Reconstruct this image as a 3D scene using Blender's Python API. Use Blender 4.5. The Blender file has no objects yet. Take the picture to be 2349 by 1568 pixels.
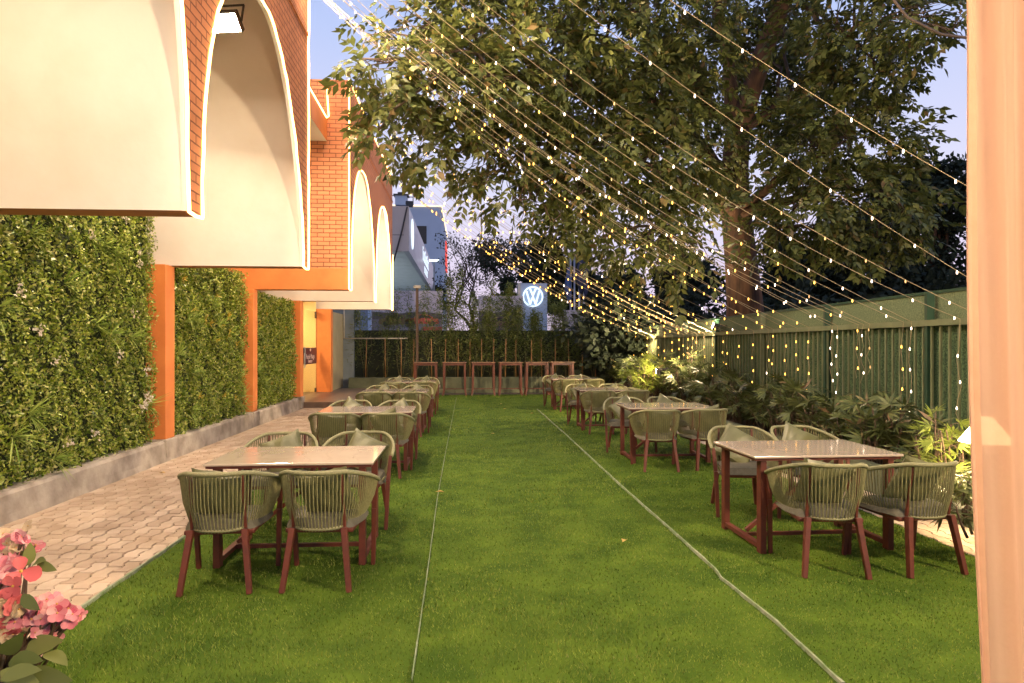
import bpy, math, random
import numpy as np
from mathutils import Vector, Matrix
random.seed(7); RNG = np.random.default_rng(11)
R = math.radians
PI = math.pi
scene = bpy.context.scene
COL = scene.collection

# ------------------------------------------------------------------ camera, sky, exposure
FPX, CX, HZ, CAMH = 1566.0, 1174.5, 792.0, 1.6      # focal length and horizon in a 2349 px wide frame
TH = math.atan(108.5 / FPX)                          # yaw to the right of the lawn's axis
cT, sT = math.cos(TH), math.sin(TH)
cam_d = bpy.data.cameras.new('camera'); cam = bpy.data.objects.new('camera', cam_d); COL.objects.link(cam)
cam.location = (0, 0, CAMH); cam.rotation_euler = (PI / 2, 0, -TH)
cam_d.lens = 24; cam_d.sensor_width = 36; cam_d.shift_y = 8 / 2349
cam_d.clip_start = 0.05; cam_d.clip_end = 2000
scene.camera = cam
world = bpy.data.worlds.new('World'); scene.world = world; world.use_nodes = True
SKY_STRENGTH = 0.90
def build_sky():
    nt = world.node_tree; N = nt.nodes; N.clear()
    out = N.new('ShaderNodeOutputWorld'); bg = N.new('ShaderNodeBackground')
    tc = N.new('ShaderNodeTexCoord'); sep = N.new('ShaderNodeSeparateXYZ'); ramp = N.new('ShaderNodeValToRGB')
    nt.links.new(tc.outputs['Generated'], sep.inputs[0]); nt.links.new(sep.outputs['Z'], ramp.inputs[0])
    cr = ramp.color_ramp
    cr.elements[0].position = 0.0; cr.elements[0].color = (0.74, 0.60, 0.74, 1)
    cr.elements[1].position = 1.0; cr.elements[1].color = (0.16, 0.25, 0.52, 1)
    for p, c in ((0.10, (0.80, 0.70, 0.88, 1)), (0.22, (0.74, 0.74, 0.95, 1)), (0.42, (0.50, 0.60, 0.93, 1)), (0.65, (0.28, 0.40, 0.74, 1))):
        e = cr.elements.new(p); e.color = c
    nt.links.new(ramp.outputs[0], bg.inputs['Color']); bg.inputs['Strength'].default_value = SKY_STRENGTH
    nt.links.new(bg.outputs[0], out.inputs[0])
build_sky()
scene.view_settings.view_transform = 'Standard'; scene.view_settings.look = 'None'
scene.view_settings.exposure = 0.22; scene.view_settings.gamma = 1.0
cy = scene.cycles
cy.use_denoising = True; cy.max_bounces = 7; cy.diffuse_bounces = 3; cy.glossy_bounces = 3
cy.transparent_max_bounces = 12; cy.transmission_bounces = 6
cy.sample_clamp_indirect = 4.0; cy.caustics_reflective = False; cy.caustics_refractive = False
cy.use_light_tree = True
# lamp strengths (radiance of the lenses)
FLOOD_L, FLOOD_C = 540.0, (1.0, 0.76, 0.53)

def P(px, py, yc):                      # photo point (2349 px wide) at camera depth yc -> world
    a = (px - CX) / FPX * yc
    return Vector((a * cT + yc * sT, -a * sT + yc * cT, CAMH + (HZ - py) / FPX * yc))
def PY(px, py, Y):                      # the same at world distance Y along the lawn
    a = (px - CX) / FPX
    return P(px, py, Y / (-a * sT + cT))

# ------------------------------------------------------------------ materials
MATS = {}
def nodes_of(name):
    m = bpy.data.materials.new(name); m.use_nodes = True
    nt = m.node_tree; N = nt.nodes
    return m, nt, N, N['Principled BSDF']
def ramp_node(nt, fac, stops):
    r = nt.nodes.new('ShaderNodeValToRGB'); nt.links.new(fac, r.inputs[0])
    e = r.color_ramp.elements
    e[0].position, e[0].color = stops[0][0], (*stops[0][1], 1)
    e[1].position, e[1].color = stops[-1][0], (*stops[-1][1], 1)
    for p, c in stops[1:-1]:
        x = e.new(p); x.color = (*c, 1)
    return r
def noise_node(nt, scale, detail=4, rough=0.55, coord='Object', sc=None):
    tc = nt.nodes.new('ShaderNodeTexCoord'); n = nt.nodes.new('ShaderNodeTexNoise')
    n.inputs['Scale'].default_value = scale; n.inputs['Detail'].default_value = detail; n.inputs['Roughness'].default_value = rough
    src = tc.outputs[coord]
    if sc:
        mp = nt.nodes.new('ShaderNodeMapping'); mp.inputs['Scale'].default_value = sc
        nt.links.new(src, mp.inputs[0]); src = mp.outputs[0]
    nt.links.new(src, n.inputs['Vector'])
    return n
def mat(name, c1, c2=None, scale=8, rough=0.6, bump=0.0, bscale=None, metal=0.0, spec=0.5, sc=None, lo=0.35, hi=0.65, coat=0.0):
    if name in MATS: return MATS[name]
    m, nt, N, b = nodes_of(name)
    b.inputs['Roughness'].default_value = rough; b.inputs['Metallic'].default_value = metal
    b.inputs['Specular IOR Level'].default_value = spec; b.inputs['Coat Weight'].default_value = coat
    c2 = c2 or tuple(x * 0.8 for x in c1)
    n = noise_node(nt, scale, sc=sc)
    r = ramp_node(nt, n.outputs['Fac'], [(lo, c2), (hi, c1)])
    nt.links.new(r.outputs[0], b.inputs['Base Color'])
    if bump:
        n2 = noise_node(nt, bscale or scale * 4, sc=sc)
        bp = N.new('ShaderNodeBump'); bp.inputs['Strength'].default_value = bump; bp.inputs['Distance'].default_value = 0.01
        nt.links.new(n2.outputs['Fac'], bp.inputs['Height']); nt.links.new(bp.outputs[0], b.inputs['Normal'])
    MATS[name] = m
    return m
def glow(name, c, s, sampled=True):
    if name in MATS: return MATS[name]
    m, nt, N, b = nodes_of(name)
    b.inputs['Base Color'].default_value = (*c, 1)
    b.inputs['Emission Color'].default_value = (*c, 1); b.inputs['Emission Strength'].default_value = s
    if not sampled: m.cycles.emission_sampling = 'NONE'
    MATS[name] = m
    return m
def leafmat(name, stops, rough=0.45, trans=0.35, spec=0.4):
    if name in MATS: return MATS[name]
    m, nt, N, b = nodes_of(name)
    g = N.new('ShaderNodeNewGeometry'); r = ramp_node(nt, g.outputs['Random Per Island'], stops)
    nt.links.new(r.outputs[0], b.inputs['Base Color'])
    b.inputs['Roughness'].default_value = rough; b.inputs['Specular IOR Level'].default_value = spec
    if trans:
        t = N.new('ShaderNodeBsdfTranslucent'); mx = N.new('ShaderNodeMixShader'); mx.inputs[0].default_value = trans
        nt.links.new(r.outputs[0], t.inputs[0]); nt.links.new(b.outputs[0], mx.inputs[1]); nt.links.new(t.outputs[0], mx.inputs[2])
        nt.links.new(mx.outputs[0], N['Material Output'].inputs[0])
    MATS[name] = m
    return m
def brickmat(name, c1, c2, mortar, bw=0.24, bh=0.083, msize=0.008):
    m, nt, N, b = nodes_of(name)
    tc = N.new('ShaderNodeTexCoord'); sp = N.new('ShaderNodeSeparateXYZ'); ad = N.new('ShaderNodeMath'); cb = N.new('ShaderNodeCombineXYZ')
    nt.links.new(tc.outputs['Object'], sp.inputs[0]); nt.links.new(sp.outputs[0], ad.inputs[0]); nt.links.new(sp.outputs[1], ad.inputs[1])
    nt.links.new(ad.outputs[0], cb.inputs[0]); nt.links.new(sp.outputs[2], cb.inputs[1])
    nz = noise_node(nt, 9, 3); mixv = N.new('ShaderNodeVectorMath'); mixv.operation = 'MULTIPLY_ADD'
    nt.links.new(nz.outputs['Color'], mixv.inputs[0]); mixv.inputs[1].default_value = (0.012, 0.010, 0); nt.links.new(cb.outputs[0], mixv.inputs[2])
    br = N.new('ShaderNodeTexBrick'); br.inputs['Scale'].default_value = 1
    br.inputs['Brick Width'].default_value = bw; br.inputs['Row Height'].default_value = bh; br.inputs['Mortar Size'].default_value = msize
    br.inputs['Mortar Smooth'].default_value = 0.3; br.inputs['Bias'].default_value = 0
    br.inputs['Color1'].default_value = (*c1, 1); br.inputs['Color2'].default_value = (*c2, 1); br.inputs['Mortar'].default_value = (*mortar, 1)
    nt.links.new(mixv.outputs[0], br.inputs['Vector'])
    n2 = noise_node(nt, 3, 5); mx = N.new('ShaderNodeMixRGB'); mx.blend_type = 'MULTIPLY'; mx.inputs[0].default_value = 0.35
    r = ramp_node(nt, n2.outputs['Fac'], [(0.3, (0.6, 0.6, 0.6)), (0.7, (1, 1, 1))])
    nt.links.new(br.outputs['Color'], mx.inputs[1]); nt.links.new(r.outputs[0], mx.inputs[2]); nt.links.new(mx.outputs[0], b.inputs['Base Color'])
    bp = N.new('ShaderNodeBump'); bp.invert = True; bp.inputs['Strength'].default_value = 0.9; bp.inputs['Distance'].default_value = 0.012
    nt.links.new(br.outputs['Fac'], bp.inputs['Height']); nt.links.new(bp.outputs[0], b.inputs['Normal'])
    b.inputs['Roughness'].default_value = 0.75
    return m

M_ORANGE = mat('orange_paint', (0.72, 0.235, 0.060), (0.64, 0.195, 0.048), 3, 0.55, 0.12, 30)
M_BRICK = brickmat('painted_brick', (0.70, 0.270, 0.115), (0.60, 0.215, 0.088), (0.24, 0.080, 0.036))
M_WHITE = mat('cream_plaster', (0.81, 0.765, 0.69), (0.72, 0.655, 0.565), 1.1, 0.75, 0.22, 9, spec=0.2, lo=0.25, hi=0.6)
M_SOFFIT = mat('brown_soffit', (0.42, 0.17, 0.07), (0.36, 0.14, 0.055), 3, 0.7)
M_CONC = mat('kerb_concrete', (0.46, 0.41, 0.34), (0.25, 0.215, 0.175), 3.2, 0.85, 0.5, 25, spec=0.2)
M_PAVER = mat('paver', (0.46, 0.36, 0.27), (0.36, 0.27, 0.19), 4.5, 0.85, 0.35, 90, spec=0.2)
M_SAND = mat('joint_sand', (0.12, 0.085, 0.06), (0.07, 0.05, 0.035), 20, 0.95)
M_TURF = mat('turf_mat', (0.075, 0.125, 0.012), (0.034, 0.070, 0.006), 2.5, 0.9, spec=0.1)
M_SEAM = mat('seam_tape', (0.26, 0.29, 0.20), (0.13, 0.19, 0.08), 14, 0.8)
M_ROPE = mat('olive_rope', (0.205, 0.198, 0.092), (0.150, 0.147, 0.065), 60, 0.75, 0.4, 260, spec=0.25)
M_RAILR = mat('olive_wrapped_rail', (0.26, 0.255, 0.14), (0.20, 0.196, 0.10), 80, 0.7, 0.6, 220, spec=0.3)
M_RED = mat('red_brown_steel', (0.105, 0.019, 0.008), (0.072, 0.013, 0.006), 12, 0.6, 0.1, 60)
M_SEAT = mat('grey_olive_seat', (0.095, 0.088, 0.058), (0.070, 0.064, 0.040), 30, 0.7, 0.2, 200)
M_CUSH = mat('olive_satin', (0.135, 0.138, 0.062), (0.098, 0.100, 0.042), 5, 0.42, 0.25, 14, spec=0.5)
M_FENCEBAR = mat('fence_bar_paint', (0.16, 0.18, 0.095), (0.12, 0.14, 0.072), 6, 0.5)
M_POST = mat('fence_post_green', (0.022, 0.062, 0.036), (0.016, 0.045, 0.026), 6, 0.4)
M_LINER = mat('green_liner', (0.11, 0.18, 0.08), (0.022, 0.055, 0.026), 55, 0.85, 0.6, 120, lo=0.40, hi=0.62)
M_DARKGREEN = mat('dark_green_wall', (0.050, 0.062, 0.030), (0.028, 0.038, 0.018), 3, 0.85)
M_PLANTER = mat('planter_paint', (0.13, 0.145, 0.085), (0.09, 0.105, 0.058), 4, 0.7, 0.2, 30)
M_SOIL = mat('soil', (0.07, 0.045, 0.03), (0.03, 0.02, 0.014), 25, 0.95, 0.8, 60)
M_BARK = mat('bark', (0.135, 0.070, 0.038), (0.040, 0.022, 0.014), 6, 0.9, 1.0, 22, sc=(1, 1, 0.22))
M_TWIG = mat('twig_bark', (0.115, 0.075, 0.045), (0.06, 0.038, 0.024), 10, 0.9)
M_CANE = mat('bamboo_cane', (0.34, 0.19, 0.07), (0.24, 0.125, 0.045), 9, 0.55, sc=(1, 1, .3))
M_WIRE = mat('pale_wire', (0.42, 0.33, 0.19), (0.34, 0.26, 0.15), 30, 0.6)
M_BLACK = mat('black_metal', (0.03, 0.028, 0.026), (0.02, 0.018, 0.017), 10, 0.45)
M_GREY = mat('grey_render', (0.47, 0.56, 0.68), (0.40, 0.48, 0.60), 0.25, 0.8)
M_CLAD = mat('beige_cladding', (0.48, 0.43, 0.41), (0.42, 0.37, 0.355), 0.4, 0.5)
M_STEEL = mat('steel', (0.42, 0.44, 0.48), (0.34, 0.36, 0.40), 6, 0.3, metal=0.8)
M_PIPE = mat('white_pipe', (0.55, 0.50, 0.42), (0.42, 0.38, 0.32), 8, 0.5)
M_ASPH = mat('asphalt', (0.055, 0.052, 0.050), (0.035, 0.033, 0.032), 3, 0.9)
M_STONE = mat('dark_stone_tile', (0.17, 0.12, 0.095), (0.12, 0.085, 0.066), 4, 0.35)
G_STRIP = glow('led_strip', (1.0, 0.58, 0.20), 7.0)
G_WARM = glow('warm_bulb', (1.0, 0.52, 0.085), 4.5, False)
G_COOL = glow('white_bulb', (1.0, 0.80, 0.62), 4.5, False)
G_DIM = glow('dim_bulb', (0.8, 0.5, 0.2), 0.8, False)
G_FLOOD = glow('flood_lens', FLOOD_C, FLOOD_L)
G_FLOODW = glow('soft_flood_lens', FLOOD_C, FLOOD_L * 0.6)
G_FLOODB = glow('strong_flood_lens', FLOOD_C, FLOOD_L * 2.1)
G_EMBLEM = glow('emblem_light', (0.80, 0.92, 1.0), 0.95)
G_RED = glow('red_sign', (1.0, 0.09, 0.05), 0.9, False)

def marble():
    m, nt, N, b = nodes_of('polished_marble')
    n = noise_node(nt, 3.5, 9, 0.62); w = N.new('ShaderNodeTexWave'); w.inputs['Scale'].default_value = 1.3; w.inputs['Distortion'].default_value = 14
    w.inputs['Detail'].default_value = 4
    tc = N.new('ShaderNodeTexCoord'); nt.links.new(tc.outputs['Object'], w.inputs['Vector'])
    r = ramp_node(nt, n.outputs['Fac'], [(0.3, (0.40, 0.325, 0.255)), (0.7, (0.47, 0.395, 0.315))])
    r2 = ramp_node(nt, w.outputs['Fac'], [(0.0, (0.86, 0.84, 0.81)), (0.05, (1, 1, 1)), (1, (1, 1, 1))])
    mx = N.new('ShaderNodeMixRGB'); mx.blend_type = 'MULTIPLY'; mx.inputs[0].default_value = 0.5
    nt.links.new(r.outputs[0], mx.inputs[1]); nt.links.new(r2.outputs[0], mx.inputs[2]); nt.links.new(mx.outputs[0], b.inputs['Base Color'])
    b.inputs['Roughness'].default_value = 0.10; b.inputs['Specular IOR Level'].default_value = 0.6; b.inputs['Coat Weight'].default_value = 0.25; b.inputs['Coat Roughness'].default_value = 0.04
    return m
M_MARBLE = marble()

# ------------------------------------------------------------------ mesh builders
class MB:
    def __init__(s): s.v = []; s.f = []; s.mi = []
    def face(s, pts, mi=0):
        k = len(s.v); s.v += [tuple(p) for p in pts]; s.f.append(tuple(range(k, k + len(pts)))); s.mi.append(mi)
    def box(s, x0, x1, y0, y1, z0, z1, mis=None):
        k = len(s.v)
        s.v += [(x0, y0, z0), (x1, y0, z0), (x1, y1, z0), (x0, y1, z0), (x0, y0, z1), (x1, y0, z1), (x1, y1, z1), (x0, y1, z1)]
        for i, q in enumerate(((0, 3, 2, 1), (4, 5, 6, 7), (0, 1, 5, 4), (1, 2, 6, 5), (2, 3, 7, 6), (3, 0, 4, 7))):
            s.f.append(tuple(k + j for j in q)); s.mi.append(mis[i] if mis else 0)
    def bar(s, p0, p1, w, d=None, w1=None, d1=None, ref=(0, 1, 0)):      # tapered bar of square section
        p0, p1 = Vector(p0), Vector(p1); d = d or w; w1 = w1 or w; d1 = d1 or d
        t = (p1 - p0).normalized(); a = t.cross(Vector(ref))
        if a.length < 1e-3: a = t.cross(Vector((1, 0, 0)))
        a.normalize(); b = t.cross(a).normalized(); k = len(s.v)
        for p, ww, dd in ((p0, w, d), (p1, w1, d1)):
            for i, j in ((-1, -1), (1, -1), (1, 1), (-1, 1)): s.v.append(tuple(p + a * (ww / 2 * i) + b * (dd / 2 * j)))
        for q in ((0, 1, 2, 3), (7, 6, 5, 4), (0, 4, 5, 1), (1, 5, 6, 2), (2, 6, 7, 3), (3, 7, 4, 0)):
            s.f.append(tuple(k + j for j in q)); s.mi.append(0)
    def tube(s, pts, r, n=6, caps=True):
        pts = [Vector(p) for p in pts]; m = len(pts); rs = r if isinstance(r, (list, tuple)) else [r] * m
        k = len(s.v); up = Vector((0, 0, 1)); a = None
        for i, p in enumerate(pts):
            t = (pts[min(i + 1, m - 1)] - pts[max(i - 1, 0)])
            t = t.normalized() if t.length > 1e-9 else up
            if a is None:
                a = t.cross(up) if abs(t.z) < 0.9 else t.cross(Vector((1, 0, 0)))
            a = (a - t * a.dot(t)); a = a.normalized() if a.length > 1e-6 else t.orthogonal().normalized()
            b = t.cross(a)
            for j in range(n):
                w = 2 * PI * j / n; s.v.append(tuple(p + (a * math.cos(w) + b * math.sin(w)) * rs[i]))
        for i in range(m - 1):
            for j in range(n):
                j2 = (j + 1) % n; s.f.append((k + i * n + j, k + i * n + j2, k + (i + 1) * n + j2, k + (i + 1) * n + j)); s.mi.append(0)
        if caps:
            s.f.append(tuple(k + j for j in range(n - 1, -1, -1))); s.mi.append(0)
            s.f.append(tuple(k + (m - 1) * n + j for j in range(n))); s.mi.append(0)
    def lathe(s, prof, c=(0, 0, 0), n=16):
        k = len(s.v)
        for r, z in prof:
            for j in range(n): s.v.append((c[0] + r * math.cos(2 * PI * j / n), c[1] + r * math.sin(2 * PI * j / n), c[2] + z))
        for i in range(len(prof) - 1):
            for j in range(n):
                j2 = (j + 1) % n; s.f.append((k + i * n + j, k + i * n + j2, k + (i + 1) * n + j2, k + (i + 1) * n + j)); s.mi.append(0)
    def prism(s, poly, M, t):            # 2-D polygon in the (x, z) plane of matrix M, thickness t along its y
        n = len(poly); k = len(s.v)
        for y in (0, t):
            for (x, z) in poly: s.v.append(tuple(M @ Vector((x, y, z))))
        s.f.append(tuple(range(k, k + n))); s.f.append(tuple(range(k + 2 * n - 1, k + n - 1, -1))); s.mi += [0, 0]
        for i in range(n):
            j = (i + 1) % n; s.f.append((k + i, k + n + i, k + n + j, k + j)); s.mi.append(0)
    def build(s, name, mats, parent=None, smooth=False, bevel=0, loc=None):
        me = bpy.data.meshes.new(name); me.from_pydata(s.v, [], s.f)
        for m in (mats if isinstance(mats, (list, tuple)) else [mats]): me.materials.append(m)
        if any(s.mi): me.polygons.foreach_set('material_index', s.mi)
        if smooth: me.polygons.foreach_set('use_smooth', [True] * len(me.polygons))
        me.update(); o = bpy.data.objects.new(name, me); COL.objects.link(o)
        if parent: o.parent = parent
        if loc: o.location = loc
        if bevel:
            b = o.modifiers.new('bevel', 'BEVEL'); b.width = bevel; b.segments = 2; b.limit_method = 'ANGLE'
        return o
def np_mesh(name, verts, nper, material, parent=None, smooth=False):
    """verts (n, nper, 3): n loose faces of nper corners, one mesh"""
    v = np.ascontiguousarray(verts, dtype=np.float32); n = v.shape[0]
    me = bpy.data.meshes.new(name); me.vertices.add(n * nper); me.vertices.foreach_set('co', v.ravel())
    me.loops.add(n * nper); me.loops.foreach_set('vertex_index', np.arange(n * nper, dtype=np.int32))
    me.polygons.add(n); me.polygons.foreach_set('loop_start', np.arange(0, n * nper, nper, dtype=np.int32))
    me.materials.append(material); me.update(calc_edges=True)
    o = bpy.data.objects.new(name, me); COL.objects.link(o)
    if parent: o.parent = parent
    return o
def leaf_outline(base, d, nrm, L, W):
    """rounded pointed leaves of twelve corners, gently arched"""
    d = unit(d); side = unit(np.cross(d, nrm)); nn = np.cross(side, d); L = np.asarray(L)[:, None]; W = np.asarray(W)[:, None]
    ts = [(0, 0), (.12, .5), (.3, .92), (.5, 1), (.7, .8), (.87, .42), (1, 0), (.87, -.42), (.7, -.8), (.5, -1), (.3, -.92), (.12, -.5)]
    return np.stack([base + d * L * t + side * W * 0.5 * w + nn * (W * 0.22 * abs(w) - L * 0.18 * t * t) for t, w in ts], 1)
def unit(a): return a / np.maximum(np.linalg.norm(a, axis=-1, keepdims=True), 1e-9)
def leaf_quads(base, d, nrm, L, W, fold=0.15):
    """diamond leaves from base points along d; arrays (n,3) and lengths (n,)"""
    L = np.asarray(L)[:, None] * np.ones((len(base), 1)); W = np.asarray(W)[:, None] * np.ones((len(base), 1))
    d = unit(d); side = unit(np.cross(d, nrm)); nn = np.cross(side, d)
    mid = base + d * L * 0.45 - nn * W * fold
    out = np.stack([base, mid + side * W * 0.5 + nn * W * fold * 2, base + d * L - nn * L * 0.06, mid - side * W * 0.5 + nn * W * fold * 2], 1)
    return out
def tag(o, label=None, cat=None, group=None, kind=None):
    if label: o['label'] = label
    if cat: o['category'] = cat
    if group: o['group'] = group
    if kind: o['kind'] = kind
    return o
def empty(name, loc=(0, 0, 0), rz=0.0):
    o = bpy.data.objects.new(name, None); COL.objects.link(o); o.location = loc; o.rotation_euler = (0, 0, rz); o.empty_display_size = 0.2
    return o
def copy_tree(o, parent=None):
    c = o.copy(); COL.objects.link(c)
    if parent: c.parent = parent
    for ch in [x for x in ALLCH.get(o.name, [])]: copy_tree(ch, c)
    return c
ALLCH = {}
def reg(o):                               # remember a prototype's children before copying it
    for x in list(COL.objects):
        if x.parent: ALLCH.setdefault(x.parent.name, [])
        if x.parent and x not in ALLCH[x.parent.name]: ALLCH[x.parent.name].append(x)
ORD = ['first', 'second', 'third', 'fourth', 'fifth', 'sixth', 'seventh', 'eighth', 'ninth', 'tenth', 'eleventh', 'twelfth', 'thirteenth', 'fourteenth', 'fifteenth',
       'sixteenth', 'seventeenth', 'eighteenth', 'nineteenth', 'twentieth'] + ['twenty-' + x for x in ('first', 'second', 'third', 'fourth', 'fifth', 'sixth', 'seventh', 'eighth', 'ninth')] + \
      ['thirtieth'] + ['thirty-' + x for x in ('first', 'second', 'third', 'fourth', 'fifth', 'sixth', 'seventh', 'eighth', 'ninth')] + ['fortieth'] + \
      ['forty-' + x for x in ('first', 'second', 'third', 'fourth', 'fifth', 'sixth', 'seventh', 'eighth', 'ninth')]

# ------------------------------------------------------------------ ground, paving, turf
TX0, TX1, TY0, TY1 = -2.32, 3.84, -3.0, 22.0
m = MB(); m.face([(-400, -60, -0.06), (400, -60, -0.06), (400, 900, -0.06), (-400, 900, -0.06)])
tag(m.build('ground', M_ASPH), kind='structure')
m = MB(); m.face([(-4.12, -3, -0.014), (5.2, -3, -0.014), (5.2, 23.4, -0.014), (-4.12, 23.4, -0.014)])
tag(m.build('paving_bed', M_SAND), kind='structure')
def pavers(x0, x1, y0, y1, name):
    """interlocking pavers laid in rows along the lawn, zigzag long joints, straight cross joints"""
    L, H, a, g = 0.225, 0.116, 0.026, 0.0042
    m = MB(); rows = int((x1 - x0) / H + 0.999)
    for r in range(rows):
        xb = x0 + r * H; off = (L / 2) * (r % 2)
        for c in range(-1, int((y1 - y0) / L) + 1):
            ya = y0 + c * L + off; tt = [0.0, 0.12, 0.22, 0.62, 0.72, 1.0]; zz = [0, 0, a, a, 0, 0]
            if r % 2: zz = [a, a, 0, 0, a, a]; tt = [0.0, 0.12, 0.22, 0.62, 0.72, 1.0]
            if r % 2: tt = [0.0, 0.12, 0.22, 0.5 + 0.12, 0.72, 1.0]
            dz = random.uniform(-0.003, 0.002); lo_, hi_ = [], []
            for t in [0, .06, .12, .17, .22, .30, .40, .5, .56, .62, .67, .72, .8, .9, 1.0]:
                y = ya + g + t * (L - 2 * g); ph = ((ya + t * L - y0) / L) % 1.0
                w = 0 if ph < 0.14 or ph > 0.76 else 1 if 0.26 < ph < 0.64 else (ph - 0.14) / 0.12 if ph <= 0.26 else (0.76 - ph) / 0.12
                sh = (w - 0.5) * a
                lo_.append((min(max(xb + g + sh, x0), x1), y)); hi_.append((min(max(xb + H - g + sh, x0), x1), y))
            if max(p[0] for p in hi_) - min(p[0] for p in lo_) < 0.03: continue
            ring = [(p[0], p[1]) for p in hi_] + [(p[0], p[1]) for p in lo_[::-1]]; ring = ring[::-1]; k = len(m.v); n = len(ring)
            cx = sum(p[0] for p in ring) / n; cyy = sum(p[1] for p in ring) / n
            for p in ring: m.v.append((cx + (p[0] - cx) * 0.95, cyy + (p[1] - cyy) * 0.97, dz))
            for p in ring: m.v.append((p[0], p[1], dz - 0.006))
            for p in ring: m.v.append((p[0], p[1], -0.02))
            h = n // 2
            for q in range(h - 1): m.f.append((k + q, k + q + 1, k + n - 2 - q, k + n - 1 - q)); m.mi.append(0)
            for q in range(n):
                q2 = (q + 1) % n; m.f.append((k + n + q, k + n + q2, k + q2, k + q)); m.mi.append(0); m.f.append((k + 2 * n + q, k + 2 * n + q2, k + n + q2, k + n + q)); m.mi.append(0)
    o = m.build(name, M_PAVER_I); tag(o, kind='structure'); return o
def paver_island():
    m_, nt, N, b = nodes_of('paver_each')
    g = N.new('ShaderNodeNewGeometry'); r = ramp_node(nt, g.outputs['Random Per Island'], [(0, (0.42, 0.315, 0.225)), (0.5, (0.50, 0.385, 0.28)), (1, (0.56, 0.45, 0.345))])
    n = noise_node(nt, 3.0, 6); r2 = ramp_node(nt, n.outputs['Fac'], [(0.3, (0.66, 0.62, 0.58)), (0.65, (1, 1, 1))])
    mx = N.new('ShaderNodeMixRGB'); mx.blend_type = 'MULTIPLY'; mx.inputs[0].default_value = 0.8
    nt.links.new(r.outputs[0], mx.inputs[1]); nt.links.new(r2.outputs[0], mx.inputs[2]); nt.links.new(mx.outputs[0], b.inputs['Base Color'])
    n2 = noise_node(nt, 120, 3); bp = N.new('ShaderNodeBump'); bp.inputs['Strength'].default_value = 0.35; bp.inputs['Distance'].default_value = 0.004
    nt.links.new(n2.outputs['Fac'], bp.inputs['Height']); nt.links.new(bp.outputs[0], b.inputs['Normal']); b.inputs['Roughness'].default_value = 0.8
    return m_
M_PAVER_I = paver_island()
pavers(-4.1, -2.33, 0.5, 17.6, 'path')
pavers(3.85, 4.40, 1.0, 20, 'pavement')
m = MB(); m.face([(TX0, TY0, 0.0), (TX1, TY0, 0.0), (TX1, TY1, 0.0), (TX0, TY1, 0.0)])
tag(m.build('lawn', M_TURF), kind='structure')
def turf_blades():
    parts = []
    for y0, y1, dens, w, h in ((1.6, 4.0, 5200, 0.0045, 0.026), (4.0, 6.5, 3200, 0.006, 0.027), (6.5, 11, 1300, 0.009, 0.028), (11, 22, 420, 0.014, 0.028)):
        n = int((TX1 - TX0) * (y1 - y0) * dens)
        b = np.stack([RNG.uniform(TX0, TX1, n), RNG.uniform(y0, y1, n), np.full(n, 0.001)], 1)
        ang = RNG.uniform(0, 2 * PI, n); lean = RNG.uniform(0.2, 1.1, n)
        patch = 0.75 + 0.35 * np.sin(b[:, 0] * 1.7 + np.sin(b[:, 1] * 1.3) * 2) * np.sin(b[:, 1] * 0.9 + b[:, 0])
        hh = h * RNG.uniform(0.6, 1.15, n) * patch.clip(0.6, 1.2)
        d = np.stack([np.cos(ang) * np.sin(lean), np.sin(ang) * np.sin(lean), np.cos(lean)], 1)
        s = np.stack([-np.sin(ang), np.cos(ang), np.zeros(n)], 1) * (w / 2)
        parts.append(np.stack([b - s, b + s, b + d * hh[:, None]], 1))
    v = np.concatenate(parts)
    mt = leafmat('turf_blade', [(0, (0.044, 0.090, 0.009)), (0.45, (0.118, 0.188, 0.020)), (0.9, (0.230, 0.285, 0.050)), (0.985, (0.29, 0.32, 0.08)), (1, (0.22, 0.22, 0.10))], 0.55, 0.25, 0.2)
    nt = mt.node_tree; src = nt.nodes['Principled BSDF'].inputs['Base Color'].links[0].from_socket
    n1 = noise_node(nt, 1.6, 8, 0.72); r1 = ramp_node(nt, n1.outputs['Fac'], [(0.34, (0.50, 0.56, 0.50)), (0.66, (1.18, 1.10, 1.15))])
    mx = nt.nodes.new('ShaderNodeMixRGB'); mx.blend_type = 'MULTIPLY'; mx.inputs[0].default_value = 1.0
    nt.links.new(src, mx.inputs[1]); nt.links.new(r1.outputs[0], mx.inputs[2])
    for l in list(src.links):
        if l.to_node != mx: to = l.to_socket; nt.links.new(mx.outputs[0], to)
    o = np_mesh('grass', v, 3, mt); tag(o, 'short artificial grass pile covering the lawn', 'grass', kind='stuff')
turf_blades()
def strip(name, pts, w, z, bumps=0.0):
    m = MB(); prev = None
    P2 = []
    for (a, b) in zip(pts[:-1], pts[1:]):
        n = max(2, int((Vector(b) - Vector(a)).length / 0.12))
        for i in range(n): P2.append(Vector(a).lerp(Vector(b), i / n))
    P2.append(Vector(pts[-1]))
    for i, p in enumerate(P2):
        ww = w * random.uniform(0.6, 1.2); off = random.uniform(-1, 1) * w * 0.15; zz = z + random.uniform(0, bumps)
        cur = ((p.x + off - ww / 2, p.y, z - 0.02), (p.x + off - ww * 0.3, p.y, zz), (p.x + off + ww * 0.3, p.y, zz), (p.x + off + ww / 2, p.y, z - 0.02))
        if prev:
            for k in range(3): m.face([prev[k], prev[k + 1], cur[k + 1], cur[k]])
        prev = cur
    tag(m.build(name, M_SEAM), kind='structure')
gp = lambda px, py: P(px, py, FPX * CAMH / (py - HZ)).to_2d()
strip('turf_seam', [gp(944, 1566), gp(978, 1333), gp(1004, 1140), gp(1022, 1040), gp(1047, 913)], 0.008, 0.019)
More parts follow.
